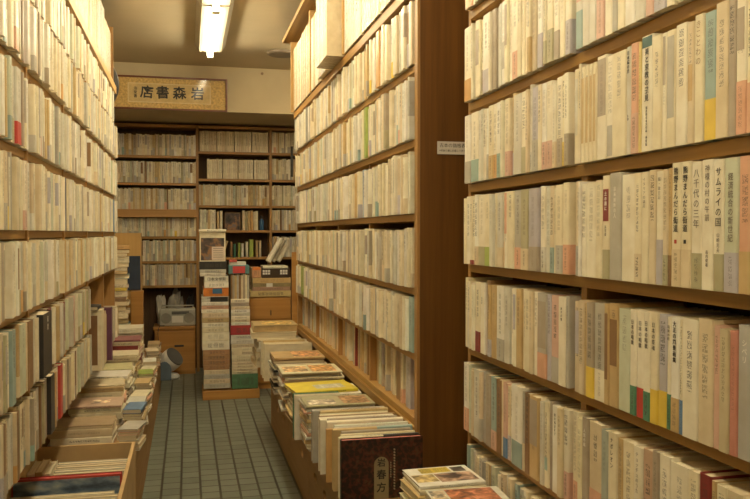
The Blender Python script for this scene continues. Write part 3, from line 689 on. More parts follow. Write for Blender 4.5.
MLAB = ['first wrapped cream bundle from the dark panel', 'second wrapped cream bundle from the dark panel', 'third wrapped bundle from the dark panel', 'protruding grey wrapped bundle', 'red-edged wrapped bundle beyond the protruding one', 'wrapped cream bundle before the second tan board', 'second wrapped bundle from the far end', 'farthest wrapped bundle']
for y in (3.502, 4.482): MB().box((.672, y - .012, 2.0406), (.93, y + .012, 2.499)).build('upright', PLY, mbk)
for (y, w, h, c, o2), lab in zip(MTOP, MLAB):
    bundle((.676 + o2, y + w / 2, 2.0405), w - .01, .22, h, R(-90), c, lab + ' on top of the middle bookcase', grp='bundles on the middle bookcase')
LTOP = [(.36, .3), (.4, .34), (.36, .28), (.42, .35), (.38, .3), (.40, .33), (.36, .30), (.4, .33), (.36, .34), (.36, .3)]
y = 1.30
for k, (w, h) in enumerate(LTOP):
    if y + w > 5.35: break
    bundle((-.452, y + w / 2, 2.1805), w - .012, .2, h, R(90), (('cream', 'beige'), ('beige', 'tan', 'beige'), ('pale grey', 'cream', 'grey'))[k % 3], f"{['cream', 'beige', 'grey and cream'][k % 3]} wrapped bundle, {ordinal(k + 1)} from the near end on the left bookcase top", grp='bundles on the left bookcase'); y += w + .008

for row, z in ((0, 1.985), (1, 1.74)):
    x = .108 + .065 * row
    for k in range(4):
        w = (.728 - .108 - .065 * row) / 4
        bundle((x + w / 2, FY + .004, z), w - .006, .14, .185 - .006 * row, 0, (('beige', 'cream'), ('cream', 'beige', 'cream'))[row], f"{ordinal(k + 1)} film-wrapped book set on the {['top', 'second'][row]} shelf of the far bookcase's middle bay", n=7, grp='film-wrapped sets on the far bookcase')
        x += w

# ------------------------------------------------------------------ flat and filed books on the benches
def paper(name, lab, cat, loc, w, dep, t, rz=0.0, cn='cream', grp=None, band=None, mat=None, prints=(), pmat=None, c=None, tilt=0.0):
    """a book lying flat: w along x, dep along y (spine towards -y before rz), thickness t upwards from loc (centre of the base)"""
    d = dict(t=t, dep=dep, h=w, c=c or dims_jit(rng, PAL[cn], .04), ink=(min(.004, t * .28), w * .3, w * .8, rng.random()))
    if band: d['band'] = (PAL[band], w * .3)
    if pmat: d['pmat'] = pmat
    M = Matrix.Rotation(rz, 4, 'Z') @ Matrix.Rotation(tilt, 4, 'X') @ Matrix.Translation((-w / 2, -dep / 2, t / 2)) @ Matrix.Rotation(R(90), 4, 'Y')
    M = Matrix.Translation(loc) @ M
    o = make_book(name, d, M.to_translation(), M.to_euler(), mat)
    for (nm, a, b2, c2, d2, cc) in prints:            # printed patch on the upper cover: fractions along width and depth
        p3 = PM(); x = -t / 2 - .0005; z0, z1, y0, y1 = w * (1 - b2), w * (1 - a), dep * c2, dep * d2
        # local z runs along -width after the turn, local -x faces up
        p3.face([(x, y0, z0), (x, y1, z0), (x, y1, z1), (x, y0, z1)][::-1], cc, (w * .1 if nm == 'cover_title' else 0, z0, z1, rng.random()), [(-.02, z0), (.02, z0), (.02, z1), (-.02, z1)])
        e = .0005
        for q in range(4):
            P4 = [(y0, z0), (y1, z0), (y1, z1), (y0, z1)]; a1, b1 = P4[q], P4[(q + 1) % 4]
            p3.face([(x, *a1), (x, *b1), (x + e, *b1), (x + e, *a1)], cc)
        ob = p3.build(nm, PICT if nm == 'cover_picture' else BOOK, o); mergeable(ob.data)
    tag(o, lab, cat, grp); return o
PILE_COLS = ['cream', 'beige', 'ivory', 'tan', 'pale grey', 'grey', 'taupe', 'white', 'orange', 'brown', 'salmon', 'olive', 'yellow', 'teal']
ORD = ['bottom', 'second', 'third', 'fourth', 'fifth', 'sixth', 'seventh', 'eighth', 'ninth', 'tenth', 'eleventh', 'twelfth', 'thirteenth', 'fourteenth', 'fifteenth', 'sixteenth', 'seventeenth', 'eighteenth', 'nineteenth', 'twentieth', 'twentyfirst', 'twentysecond'] + [f'{k}th' for k in range(23, 60)]
def pile(where, name, cat, cx, cy, z0, z1, w, dep, ts, cols, rz=0.0, seed=1, jit=.008, grp=None, top=None, mat=None, spine_side=None):
    """a pile from z0 up to z1, lowest first"""
    r = random.Random(seed); z = z0; k = 0; n = 0; out = []
    lst = []
    while z < z1 - .004:
        t = min(r.uniform(*ts), z1 - z)
        if z1 - z - t < .006: t = z1 - z
        lst.append(t); z += t
    z = z0
    for k, t in enumerate(lst):
        last = k == len(lst) - 1; cn = cols[k % len(cols)] if isinstance(cols, list) else pick(r, cols)
        a = rz + r.uniform(-.05, .05) + (math.pi if r.random() < .4 else 0)
        kw = dict(top) if (last and top) else {}
        cn = kw.pop('cn', cn)
        if last and top: a = rz + kw.pop('da', 0)
        pos = 'top' if last else ORD[k]
        o = paper(name, kw.pop('lab', None) or f"{cn} {cat}, {pos} in {where}", cat, (cx + r.uniform(-jit, jit), cy + r.uniform(-jit, jit), z + .0003), w * r.uniform(.95, 1.0), dep * r.uniform(.94, 1.0), t - .0008, a, cn, grp or where, mat=mat, **kw)
        z += t; out.append(o)
    return out

# ---- right bench: wooden bins with finger holes
def bin_box(y0, y1, x0, x1, z1, lab, holes, face='-x', name='wooden_bin'):
    root = empty(name, ((x0 + x1) / 2, (y0 + y1) / 2, 0)); tag(root, lab, 'bin', 'wooden bins under the books')
    ox, oy = root.location.x, root.location.y; th = .012
    X0, X1, Y0, Y1 = x0 - ox, x1 - ox, y0 - oy, y1 - oy
    # front panel with round holes, cut for real
    bm = bmesh.new(); fx = X0 if face == '-x' else X1 - th
    es = []
    def loop(pts):
        vs = [bm.verts.new((fx, a, b)) for a, b in pts]
        for i in range(len(vs)): es.append(bm.edges.new((vs[i], vs[(i + 1) % len(vs)])))
    loop([(Y0, 0), (Y1, 0), (Y1, z1), (Y0, z1)])
    for hy, hz in holes:
        loop([(hy - oy + .042 * math.cos(a * math.pi / 10), hz + .02 * math.sin(a * math.pi / 10)) for a in range(20)])
    bmesh.ops.triangle_fill(bm, use_beauty=True, edges=es)
    g = bmesh.ops.extrude_face_region(bm, geom=list(bm.faces))
    bmesh.ops.translate(bm, verts=[v for v in g['geom'] if isinstance(v, bmesh.types.BMVert)], vec=(th, 0, 0))
    bmesh.ops.recalc_face_normals(bm, faces=bm.faces)
    me = bpy.data.meshes.new('front_panel'); bm.to_mesh(me); bm.free(); me.materials.append(BINW)
    o = bpy.data.objects.new('front_panel', me); col.objects.link(o); o.parent = root
    if face == '-x': bx0, bx1 = X0 + th, X1
    else: bx0, bx1 = X0, X1 - th
    MB().box((bx0, Y0, 0), (bx1, Y0 + th, z1)).build('side_panel', BINW, root)
    MB().box((bx0, Y1 - th, 0), (bx1, Y1, z1)).build('side_panel', BINW, root)
    MB().box((bx0, Y0 + th, z1 - .02), (bx1, Y1 - th, z1)).build('lid', BINW, root)
    xb = X1 - th if face == '-x' else X0
    MB().box((xb, Y0 + th, 0), (xb + th, Y1 - th, z1 - .02)).build('back_board', BINW, root)
    return root
BZ = .45
bin_box(2.25, 2.88, .527, .686, BZ, 'wooden bin with finger holes under the dark patterned book', ((3.12 - .35, .21), (2.45, .21)))
bin_box(2.885, 3.55, .527, .686, BZ, 'wooden bin with finger holes, second along the right bench', ((3.12, .205), (3.36, .205)))
bin_box(3.555, 4.3, .527, .686, BZ, 'wooden bin with finger holes, third along the right bench', ((3.77, .20), (4.10, .2)))
bin_box(4.305, 5.22, .527, .686, BZ, 'wooden bin with finger holes, farthest along the right bench', ((4.53, .195), (4.81, .19)))
bin_box(.9, 2.2, .53, .77, BZ, 'wooden bin under the magazines in front of the nearest bookcase', ())

# ---- filed books on the right bench, covers facing the viewer
def filed(name, lab, cat, y, x0, x1, h, t, cn, grp, z=BZ, lean=0.0, c=None, ink=True, mat=None, c_page=None):
    w = x1 - x0
    d = dict(t=t - .0006, dep=w, h=h, c=c or dims_jit(rng, PAL[cn], .04), ink=(min(.004, t * .25), h * .4, h * .9, rng.random()) if ink else (0, 0, 0, 0))
    o = make_book(name, d, (x0, y, z + .0004), (0, lean, R(-90)), mat); tag(o, lab, cat, grp); return o
FG = 'filed books on the right bench'
# the dark patterned cover in front
def pattern_mat():
    m, n, l, b = nt('dark_brocade_cover')
    tc = N(n, 'ShaderNodeTexCoord'); vo = N(n, 'ShaderNodeTexVoronoi', Scale=70.0); no = N(n, 'ShaderNodeTexNoise', Scale=45.0, Detail=5.0, Distortion=2.0)
    l.new(tc.outputs['Object'], vo.inputs['Vector']); l.new(tc.outputs['Object'], no.inputs['Vector'])
    t = mth(n, l, 'ADD', mth(n, l, 'MULTIPLY', vo.outputs[0], .5), mth(n, l, 'MULTIPLY', no.outputs[0], .75))
    l.new(ramp(n, l, t, [(0.35, (0.009, 0.006, 0.005)), (.6, (0.02, 0.010, 0.007)), (0.74, (0.085, 0.018, 0.011)), (.84, (.06, .04, .02))]), b.inputs['Base Color'])
    b.inputs['Roughness'].default_value = .4; return m
yb = 2.335
d = dict(t=.024, dep=.252, h=.183, c=(.5, .5, .45), pmat=plain('pink_page_edges', (.62, .22, .19), .8))
big = make_book('picture_book', d, (.442, yb, BZ + .0005), (0, 0, R(-90)), pattern_mat()); tag(big, 'dark brocade-patterned book with pink top edge, foremost on the right bench', 'book')
# plaque on the front cover: local x = +t/2 faces the viewer for rz = -90
def on_cover(pts, nm, mat, x=.0122, th=.0004):
    mbb = MB(); mbb.prism([(x, a, b2) for a, b2 in pts], (th, 0, 0)); return mbb.build(nm, mat, big)
pl = [(.100, .0), (.145, .0), (.145, .105)] + [(.1225 + .0225 * math.cos(a * math.pi / 10), .105 + .0225 * math.sin(a * math.pi / 10)) for a in range(1, 10)] + [(.100, .105)]
on_cover(pl, 'title_plaque', plain('plaque_olive', (.24, .20, .11), .6))
text_mesh('岩', .026, INK, 'plaque_character', big, (.01295, .1225, .108), (R(90), 0, R(90)), vertical=False, bold=.0004)
text_mesh('春', .030, INK, 'plaque_character', big, (.01295, .1225, .072), (R(90), 0, R(90)), vertical=False, bold=.0006)
text_mesh('方', .030, INK, 'plaque_character', big, (.01295, .1225, .033), (R(90), 0, R(90)), vertical=False, bold=.0006)
SUBT = plain('faded_lettering', (.34, .28, .18), .6)
for q in range(15): on_cover([(.160, .150 - q * .0085), (.165, .150 - q * .0085), (.166, .1445 - q * .0085), (.161, .1445 - q * .0085)], 'subtitle_mark', SUBT)
for q in range(7): on_cover([(.150, .11 - q * .007), (.153, .11 - q * .007), (.1535, .1055 - q * .007), (.1505, .1055 - q * .007)], 'subtitle_mark', SUBT)
FL = [('beige', .016, .69, .185), ('salmon', .008, .692, .18), ('cream', .02, .688, .175), ('mint', .014, .69, .182), ('white', .012, .68, .186), ('tan', .02, .69, .188), ('taupe', .012, .685, .18), ('yellow', .018, .688, .186), ('grey', .02, .69, .187), ('pale grey', .018, .69, .185), ('orange', .012, .68, .17), ('white', .024, .688, .188), ('grey', .02, .688, .184), ('taupe', .016, .68, .188), ('pink', .014, .685, .178), ('ivory', .042, .68, .182), ('brown', .02, .69, .18), ('cream', .03, .675, .175), ('grey', .016, .68, .178), ('tan', .024, .685, .182), ('beige', .03, .68, .178), ('cream', .02, .67, .176)]
y = yb + .013
FLC = ['cream', 'salmon', 'mint', 'beige', 'taupe', 'tan', 'yellow', 'grey', 'pale grey', 'cream', 'orange', 'ivory', 'grey', 'taupe', 'pink', 'ivory', 'brown', 'cream', 'olive', 'tan', 'grey', 'cream']
for k, (cn0, t, x1, h) in enumerate(FL):
    cn = FLC[k]; y += t / 2 + .0004; x0 = .44 + (k % 5) * .006 - k * .001; hh = h + .002 * (k % 3)
    d = dict(t=t - .0006, dep=hh, h=x1 - x0, c=dims_jit(rng, PAL[cn], .04), ink=(min(.005, t * .3), .03, .03 + (x1 - x0) * rng.uniform(.3, .75), rng.random()))
    if k in (0, 5, 9): d['band'] = (PAL[['black', 'x', 'x', 'x', 'x', 'teal', 'x', 'x', 'x', 'maroon'][k]], (x1 - x0) * .45)
    o = make_book('filed_book', d, (x1, y, BZ + .0004 + hh), Matrix(((0, 0, -1), (1, 0, 0), (0, -1, 0))).to_euler())
    tag(o, f"{cn} book filed spine up, {ordinal(k + 1)} behind the dark brocade-patterned book", 'book', FG)
    y += t / 2 + .0004
Y_F = y
filed('filed_book', 'white book at the bench edge, before the green one', 'book', 3.075, .40, .58, .172, .024, 'ivory', FG)
filed('filed_book', 'dark green book at the bench edge, behind the white one', 'book', 3.10, .398, .58, .173, .02, 'green', FG)
# flat magazines behind
g = 'magazines piled on the right bench'
picture = lambda a, b2, c2, d2, cc: ('cover_picture', a, b2, c2, d2, cc)
pile('the low pile just behind the filed books', 'magazine', 'magazine', .551, 2.965, BZ, .622, .268, .17, (.006, .02), ['grey', 'cream', 'tan', 'pale grey', 'salmon', 'white'], 0, 11, .01, g, top=dict(cn='olive', prints=(picture(.05, .45, .1, .9, (.35, .22, .12)), picture(.55, .95, .1, .6, (.5, .47, .42)))))
pile('the pile under the yellow magazine', 'magazine', 'magazine', .548, 3.29, BZ, .612, .265, .22, (.006, .019), ['taupe', 'cream', 'brown', 'grey', 'ivory', 'tan', 'olive'], 0, 12, .014, g,
     top=dict(cn='yellow', c=(.72, .60, .05), da=.12, lab='bright yellow magazine with a white title patch on the right bench', prints=(('cover_title', .15, .62, .22, .62, (.74, .72, .64)),)))
pile('the tall bench pile behind the yellow magazine', 'magazine', 'magazine', .56, 3.66, BZ, .625, .28, .22, (.006, .018), ['grey', 'white', 'tan', 'salmon', 'cream', 'grey', 'beige', 'ivory', 'brown'], 0, 13, .016, g, top=dict(cn='cream', prints=(picture(.08, .5, .1, .9, (.58, .34, .13)), picture(.55, .95, .15, .8, (.60, .42, .22)))))
pile('the fourth pile along the right bench', 'magazine', 'magazine', .55, 4.06, BZ, .63, .26, .24, (.007, .02), ['taupe', 'grey', 'black', 'pale grey', 'cream', 'brown'], 0, 14, .016, g, top=dict(cn='tan', prints=(picture(.05, .6, .1, .9, (.55, .30, .14)),)))
y = 4.32
for k, (cn, t) in enumerate((('cream', .03), ('ivory', .035), ('beige', .03), ('cream', .04), ('tan', .025), ('white', .03), ('cream', .035), ('beige', .03))):
    y += t / 2; filed('filed_book', f"{cn} book, {ordinal(k + 1)} in the row standing before the bench's end pile", 'book', y, .40 + (k % 3) * .006, .66 - (k % 3) * .02, .2 - .003 * (k % 4), t, cn, FG); y += t / 2 + .0006
pile('the far end pile of the right bench', 'magazine', 'magazine', .52, 4.90, BZ, .70, .27, .26, (.018, .04), ['beige', 'cream', 'tan', 'ivory', 'white'], 0, 15, .014, g, top=dict(cn='tan', prints=(picture(.1, .8, .15, .85, (.62, .45, .14)),)))
# magazines in front of the near case
g = 'magazines in front of the nearest bookcase'
pile('the stack before the nearest bookcase', 'magazine', 'magazine', .637, 1.952, BZ, .626, .182, .155, (.012, .028), ['cream', 'tan', 'beige', 'white', 'taupe', 'cream'], R(2), 16, .007, g,
     top=dict(cn='white', lab='white magazine with yellow title, topmost before the nearest bookcase', prints=(('cover_title', .32, .78, .68, .94, (.66, .50, .06)), picture(.08, .28, .66, .92, (.10, .09, .08)), picture(.05, .62, .14, .6, (.34, .24, .19)), picture(.64, .97, .2, .6, (.40, .33, .16)))))
pile('the front stack by the picture frame edge', 'magazine', 'magazine', .645, 1.735, BZ, .622, .19, .25, (.014, .03), ['beige', 'cream', 'tan', 'brown'], R(-3), 17, .004, g,
     top=dict(cn='pale grey', lab='magazine with a red and brown cover picture, nearest of all magazines', prints=(picture(.1, .75, .35, .97, (.36, .15, .09)), picture(.78, .97, .3, .95, (.5, .45, .36)))))

# ---- left bench
LZ = .32; XR = -.2135
def crate(y0, y1, lab):
    root = empty('bench_crate', (-.4, (y0 + y1) / 2, 0)); tag(root, lab, 'crate', 'closed crates under the left piles')
    Y = (y1 - y0) / 2
    MB().box((.172, -Y, 0), (.1865, Y, LZ)).build('front_panel', BINW, root)
    MB().box((-.25, -Y, LZ - .015), (.1715, Y, LZ)).build('lid', BINW, root)
    for s in (-1, 1): MB().box((-.25, s * Y - (.012 if s > 0 else 0), 0), (.1715, s * Y + (0 if s > 0 else .012), LZ - .0155)).build('side_panel', BINW, root)
crate(3.47, 4.30, 'first closed wooden crate behind the open box, left bench'); crate(4.305, 5.15, 'second closed wooden crate behind the open box, left bench'); crate(5.155, 6.05, 'third closed wooden crate behind the open box, left bench'); crate(6.055, 6.6, 'farthest closed wooden crate of the left bench')
ob = empty('open_box', (-.405, 3.07, 0)); tag(ob, 'open tan box full of books at the near end of the left bench', 'box')
for nm, a, b2 in (('side_panel', (.178, -.40, 0), (.1915, .375, .385)), ('side_panel', (-.2, -.40, 0), (-.187, .375, .385)), ('end_panel', (-.187, .361, 0), (.178, .375, .385)), ('end_panel', (-.187, -.40, 0), (.178, -.386, .385)), ('bottom', (-.187, -.386, .01), (.178, .361, .022))):
    MB().box(a, b2).build(nm, CARD, ob, bevel=.001)
g = 'books standing in the open box'
zb = .0225
# raised pile under the small books is another layer of books
for k, (x0, cn, h) in enumerate((( -.575, 'ivory', .325), (-.548, 'tan', .33), (-.52, 'cream', .322))):
    d = dict(t=.026, dep=.19, h=h, c=PAL[cn]); o = make_book('boxed_book', d, (x0, 3.19, zb), (0, 0, 0)); tag(o, f"{cn} book, {['first', 'second', 'third'][k]} along the left side inside the open box", 'book', g)
y = 3.20
for k in range(6):
    cn = ['beige', 'pale grey', 'cream', 'beige', 'ivory', 'pale grey'][k]
    d = dict(t=.026, dep=.27, h=.318 + .003 * (k % 2), c=dims_jit(rng, PAL[cn])); o = make_book('boxed_book', d, (-.498, y, zb), (0, 0, R(-90)))
    tag(o, f"{cn} thin-paged book, {ordinal(6 - k)} from the back of the open box", 'book', g); y += .0268
yb2 = 2.93
d = dict(t=.03, dep=.36, h=.385, c=(.42, .05, .04), pmat=plain('red_cloth_edge', (.45, .06, .05), .7)); pb = make_book('boxed_picture_book', d, (-.588, yb2, zb), (0, 0, R(-90)))
tag(pb, 'big picture book with red edge and a blue cover photograph in the open box', 'book', g)
def cover_photo():
    m, n, l, b = nt('blue_cover_photograph'); tc = N(n, 'ShaderNodeTexCoord'); mp = N(n, 'ShaderNodeMapping'); mp.inputs['Scale'].default_value = (1, 9, 22)
    no = N(n, 'ShaderNodeTexNoise', Scale=1.0, Detail=5.0); l.new(tc.outputs['Object'], mp.inputs['Vector']); l.new(mp.outputs[0], no.inputs['Vector'])
    l.new(ramp(n, l, no.outputs[0], [(.36, (.04, .06, .10)), (.46, (.12, .18, .26)), (.56, (.28, .34, .38)), (.68, (.50, .48, .42))]), b.inputs['Base Color']); b.inputs['Roughness'].default_value = .3; return m
MB().box((.0152, .006, .01), (.0157, .354, .378)).build('cover_photograph', cover_photo(), pb)
y = 2.89
for k, (cn, h, x1) in enumerate((('ivory', .335, -.25), ('beige', .33, -.235), ('pale grey', .325, -.24), ('cream', .33, -.26), ('white', .318, -.24), ('tan', .32, -.25), ('ivory', .312, -.24), ('beige', .31, -.25), ('cream', .305, -.25))):
    t = .021; d = dict(t=t, dep=x1 + .585, h=h, c=PAL[cn]); o = make_book('boxed_book', d, (-.585, y - t / 2, zb), (0, 0, R(-90))); tag(o, f"{cn} book, {ordinal(k + 1)} in front of the big picture book in the open box", 'book', g); y -= t + .0008

g = 'books piled on the left bench'
LP = [ # where, cx, y, z1, w, dep, ts, cols, top
 ('the foremost left pile', -.445, 3.66, .432, .26, .19, (.026, .04), ['cream', 'ivory', 'beige', 'cream'], dict(cn='taupe', c=(.42, .31, .19), da=math.pi)),
 ('the pink-topped left pile', -.415, 3.93, .462, .23, .2, (.02, .035), ['cream', 'taupe', 'ivory', 'cream'], dict(cn='pink', c=(.60, .43, .33), prints=(picture(.25, .6, .3, .7, (.62, .5, .38)),))),
 ('the beige-topped left pile', -.435, 4.24, .498, .255, .21, (.018, .035), ['tan', 'cream', 'ivory', 'salmon', 'cream'], dict(cn='beige', da=.1)),
 ('the white-topped left pile', -.418, 4.55, .488, .225, .2, (.015, .03), ['cream', 'black', 'taupe', 'tan', 'ivory'], dict(cn='white', da=-.05)),
 ('the pale green-topped left pile', -.425, 4.86, .478, .23, .22, (.014, .03), ['cream', 'pale grey', 'ivory', 'beige', 'white'], dict(cn='olive', c=(.62, .58, .32), da=.08)),
 ('the fifth pile behind the pale green one', -.418, 5.24, .50, .225, .22, (.018, .035), ['ivory', 'beige', 'cream', 'tan'], dict(cn='cream')),
 ('the reddish left pile', -.425, 5.62, .545, .24, .24, (.02, .035), ['beige', 'tan', 'maroon', 'cream', 'pink', 'maroon'], dict(cn='maroon', c=(.30, .10, .12))),
 ('the far cream left pile', -.425, 5.95, .585, .24, .24, (.025, .04), ['cream', 'ivory', 'maroon', 'beige', 'cream'], dict(cn='ivory')),
]
for k, (wh, cx, y, z1, w, dep, ts, cols, top) in enumerate(LP):
    pile(wh, 'stacked_book', 'book', cx, y, LZ, z1, w, dep, ts, cols, 0, 50 + k, .008, g, top=top)
# narrow stacks along the aisle edge, spines to the aisle
EP = [(3.62, .415, 'grey'), (3.86, .45, 'blue'), (4.10, .43, 'pale grey'), (4.36, .41, 'cream'), (4.62, .43, 'tan'), (4.86, .44, 'leaf'), (5.1, .42, 'cream'), (5.36, .43, 'white'), (5.7, .45, 'beige'), (6.0, .46, 'tan')]
for k, (y, z1, cn) in enumerate(EP):
    pile(f"the {ordinal(k + 1)} aisle-edge stack of the left bench", 'paperback', 'paperback', -.240, y, LZ, z1, .17, .085, (.01, .022), ['white', 'beige', 'grey', 'cream', 'salmon', 'tan', 'ivory'][k % 3:] + ['brown'], R(90 + (k * 37 % 11) - 5), 80 + k, .007, 'paperbacks along the left bench edge', top=dict(cn=cn, da=R(k * 53 % 13 - 6)))
# tall slipcases standing at the far end of the left case
sl = make_book('slipcased_book', dict(t=.11, dep=.20, h=.285, c=PAL['cream'], ink=(0, 0, 0, 0)), (-.395, 4.02, .6005), (0, 0, R(90))); tag(sl, 'thick slipcased book with a brown cover panel standing in the left bookcase', 'book')
MB().box((-.0556, .02, .025), (-.0551, .18, .26)).build('cover_panel', plain('slipcase_brown', (.22, .115, .05), .6), sl)
o = make_book('slipcased_book', dict(t=.05, dep=.19, h=.262, c=PAL['tan']), (-.40, 4.12, .6005), (0, 0, R(90))); tag(o, 'tan slipcased book right behind the thick brown-panelled one', 'book')
o = make_book('slipcased_book', dict(t=.05, dep=.19, h=.27, c=(.14, .05, .10)), (-.378, 4.30, .6005), (0, 0, R(90))); tag(o, 'dark purple slipcased book in the left bookcase', 'book')
for k, (cn, h) in enumerate((('cream', .25), ('beige', .26), ('tan', .24))):
    o = make_book('slipcased_book', dict(t=.034, dep=.18, h=h, c=PAL[cn]), (-.40, 4.165 + .036 * k, .6005), (0, 0, R(90))); tag(o, f"{cn} slipcased book, {['first', 'second', 'third'][k]} between the tan and the purple slipcases", 'book', 'slipcased books')
paper('stacked_book', 'dark book lying across the thick brown-panelled slipcased book', 'book', (-.475, 4.02, .8865), .15, .13, .018, R(90), 'black')

# ------------------------------------------------------------------ far corner: crate tower, panels, cabinet, radio, heater
pile('the tall tower beside the plywood cabinet', 'paperback', 'paperback', -.53, 6.28, LZ, 1.16, .19, .21, (.022, .045), ['beige', 'cream', 'tan', 'brown', 'cream', 'yellow', 'beige', 'ivory', 'teal', 'tan', 'cream'], R(3), 31, .016, 'paperbacks in the tall tower', top=dict(cn='orange'), mat=WRAP)
sc = empty('side_cabinet', (-.53, 6.86, 0)); tag(sc, 'narrow plywood cabinet with a navy door behind the tower of paperbacks', 'cabinet')
a = at(115, 233, 6.80); b2 = at(141, 290, 6.80)
MB().box((a.x + .53, -.05, 0), (b2.x + .53, .12, at(130, 233, 6.8).z)).build('body', PLY, sc, bevel=.002)
n0 = at(127.5, 256, 6.8); n1 = at(140.5, 290, 6.8)
MB().box((n0.x + .53, -.066, n1.z), (n1.x + .53, -.0505, n0.z)).build('door', NAVY, sc, bevel=.002)
q0 = at(131, 291, 6.7); q1 = at(143.5, 330, 6.7)
o = MB().box((q0.x, 6.66, 0.0), (q1.x, 6.78, q0.z)).build('wooden_stand', CABW, bevel=.003); tag(o, 'small upright wooden block cabinet below the navy door', 'stand')
# low cabinet under the far shelves
lc = empty('low_cabinet', (-.095, 7.43, 0)); tag(lc, 'low orange-brown wooden cabinet under the far bookcase, behind the heater', 'cabinet')
MB().box((-.19, -.16, .0), (.16, .13, .40)).build('body', CABW, lc, bevel=.003)
MB().box((-.20, -.175, .4), (.16, .13, .425)).build('top', CABW, lc, bevel=.002)
lcd = MB().box((-.18, -.172, .03), (.15, -.1605, .385)).build('door', CABW, lc, bevel=.002)
MB().box((-.02, -.178, .245), (.06, -.1722, .262)).build('handle', BLACK, lcd, bevel=.002)
rd = empty('radio', (-.088, 7.345, .4255)); tag(rd, 'pale grey radio cassette player on the low cabinet', 'radio')
MB().box((-.155, -.05, 0), (.155, .05, .155)).build('body', GREYP, rd, bevel=.012)
for s in (-1, 1): MB().tube((s * .10, -.0505, .07), (s * .10, -.056, .07), .046, 24).build('speaker', plain('speaker_cloth', (.27, .26, .22), .7), rd)
MB().box((-.048, -.055, .03), (.048, -.0505, .09)).build('cassette_door', WHITE, rd, bevel=.002)
MB().box((-.05, -.055, .105), (.1, -.0505, .13)).build('tuning_scale', DGREY, rd)
h = MB(); h.smooth = True; h.box((-.14, -.008, .172), (.14, .008, .182)); h.box((-.14, -.006, .15), (-.13, .006, .173)); h.box((.13, -.006, .15), (.14, .006, .173)); h.build('handle', GREYP, rd)
def lump(name, loc, s, mat, lab, seed, cat, flat=1.0):
    r = random.Random(seed); bm = bmesh.new(); bmesh.ops.create_icosphere(bm, subdivisions=3, radius=1)
    ph = [(Vector((r.uniform(-1, 1), r.uniform(-1, 1), r.uniform(-1, 1))).normalized(), r.uniform(2, 6), r.uniform(0, 6)) for _ in range(9)]
    for v in bm.verts:
        k = 1 + sum(.08 * math.sin(f * v.co.dot(d) * 2 + p) for d, f, p in ph)
        v.co = Vector((v.co.x * s[0] * k, v.co.y * s[1] * k, max(-.75 * s[2], v.co.z * s[2] * k)))
    me = bpy.data.meshes.new(name); bm.to_mesh(me); bm.free(); me.materials.append(mat)
    o = bpy.data.objects.new(name, me); col.objects.link(o); o.location = (loc[0], loc[1], loc[2] + .75 * s[2]); tag(o, lab, cat); return o
BAG = plain('crumpled_bag', (.60, .57, .50), .4, .15, 15)
lump('plastic_bag', (-.235, 7.46, .426), (.036, .045, .16), BAG, 'crumpled white plastic bag left of the radio', 1, 'bag')
lump('plastic_bag', (-.10, 7.475, .426), (.058, .05, .17), plain('dull_bag', (.30, .28, .24), .6, .2, 18), 'dull grey crumpled bag behind the radio', 2, 'bag')
lump('handbag', (.02, 7.48, .426), (.036, .04, .15), BLACK, 'dark slumped bag behind the right end of the radio', 3, 'bag')
pile('the papers behind the white bag', 'magazine', 'magazine', -.26, 7.4, .0, .05, .1, .1, (.01, .02), ['grey'], 0, 33, .001, 'papers by the far wall') if False else None
# heater
ht = empty('fan_heater', (-.165, 7.08, 0)); tag(ht, 'white and slate blue fan heater with tilted round head on the tiled floor', 'heater')
m = MB(); m.lathe([(.02, .0), (.085, .0), (.088, .02), (.07, .04), (.04, .05)], n=28); m.smooth = True; m.build('base', WHITE, ht, loc=(0.01, 0, 0))
m = MB(); m.smooth = True; m.lathe([(.04, -.07), (.075, -.06), (.09, -.03), (.092, .02), (.088, .055), (.072, .062)], n=32); m.build('head', WHITE, ht, loc=(.015, -.005, .155), rot=(R(25), R(48), 0))
m = MB(); m.lathe([(.076, .061), (.087, .058), (.085, .068), (.072, .066)], n=32); m.build('head_rim', DGREY, ht, loc=(.015, -.005, .155), rot=(R(25), R(48), 0))
m = MB(); m.lathe([(.068, .0615), (.066, .064), (.02, .0645)], n=32); m.build('grille', plain('grille_slate', (.07, .085, .1), .3), ht, loc=(.015, -.005, .155), rot=(R(25), R(48), 0))
m = MB(); m.prism([(-.088, -.10, .0)] + [(-.03 + .058 * math.cos(a * math.pi / 8), -.10, .09 + .07 * math.sin(a * math.pi / 8)) for a in range(8, -1, -1)] + [(.028, -.10, 0)], (0, .02, 0)); m.build('side_cover', SLATE, ht, bevel=.004)
MB().tube((.055, -.075, .03), (.055, -.10, .03), .016, 16).build('knob', WHITE, ht)
cb = bpy.data.curves.new('cord', 'CURVE'); cb.dimensions = '3D'; cb.bevel_depth = .003; sp = cb.splines.new('BEZIER')
cp = [(-.23, 7.16, .12), (-.25, 7.2, .3), (-.24, 7.245, .432), (-.20, 7.30, .431)]; sp.bezier_points.add(3)
for q, pnt in zip(sp.bezier_points, cp): q.co = pnt; q.handle_left_type = q.handle_right_type = 'AUTO'
cdo = bpy.data.objects.new('power_cord', cb); col.objects.link(cdo); bpy.context.view_layer.update()
cme = bpy.data.meshes.new_from_object(cdo.evaluated_get(bpy.context.evaluated_depsgraph_get())); bpy.data.objects.remove(cdo)
cdo = bpy.data.objects.new('power_cord', cme); col.objects.link(cdo); cme.materials.clear(); cme.materials.append(BLACK); tag(cdo, 'thin black power cord from the heater up to the low cabinet', 'cord')

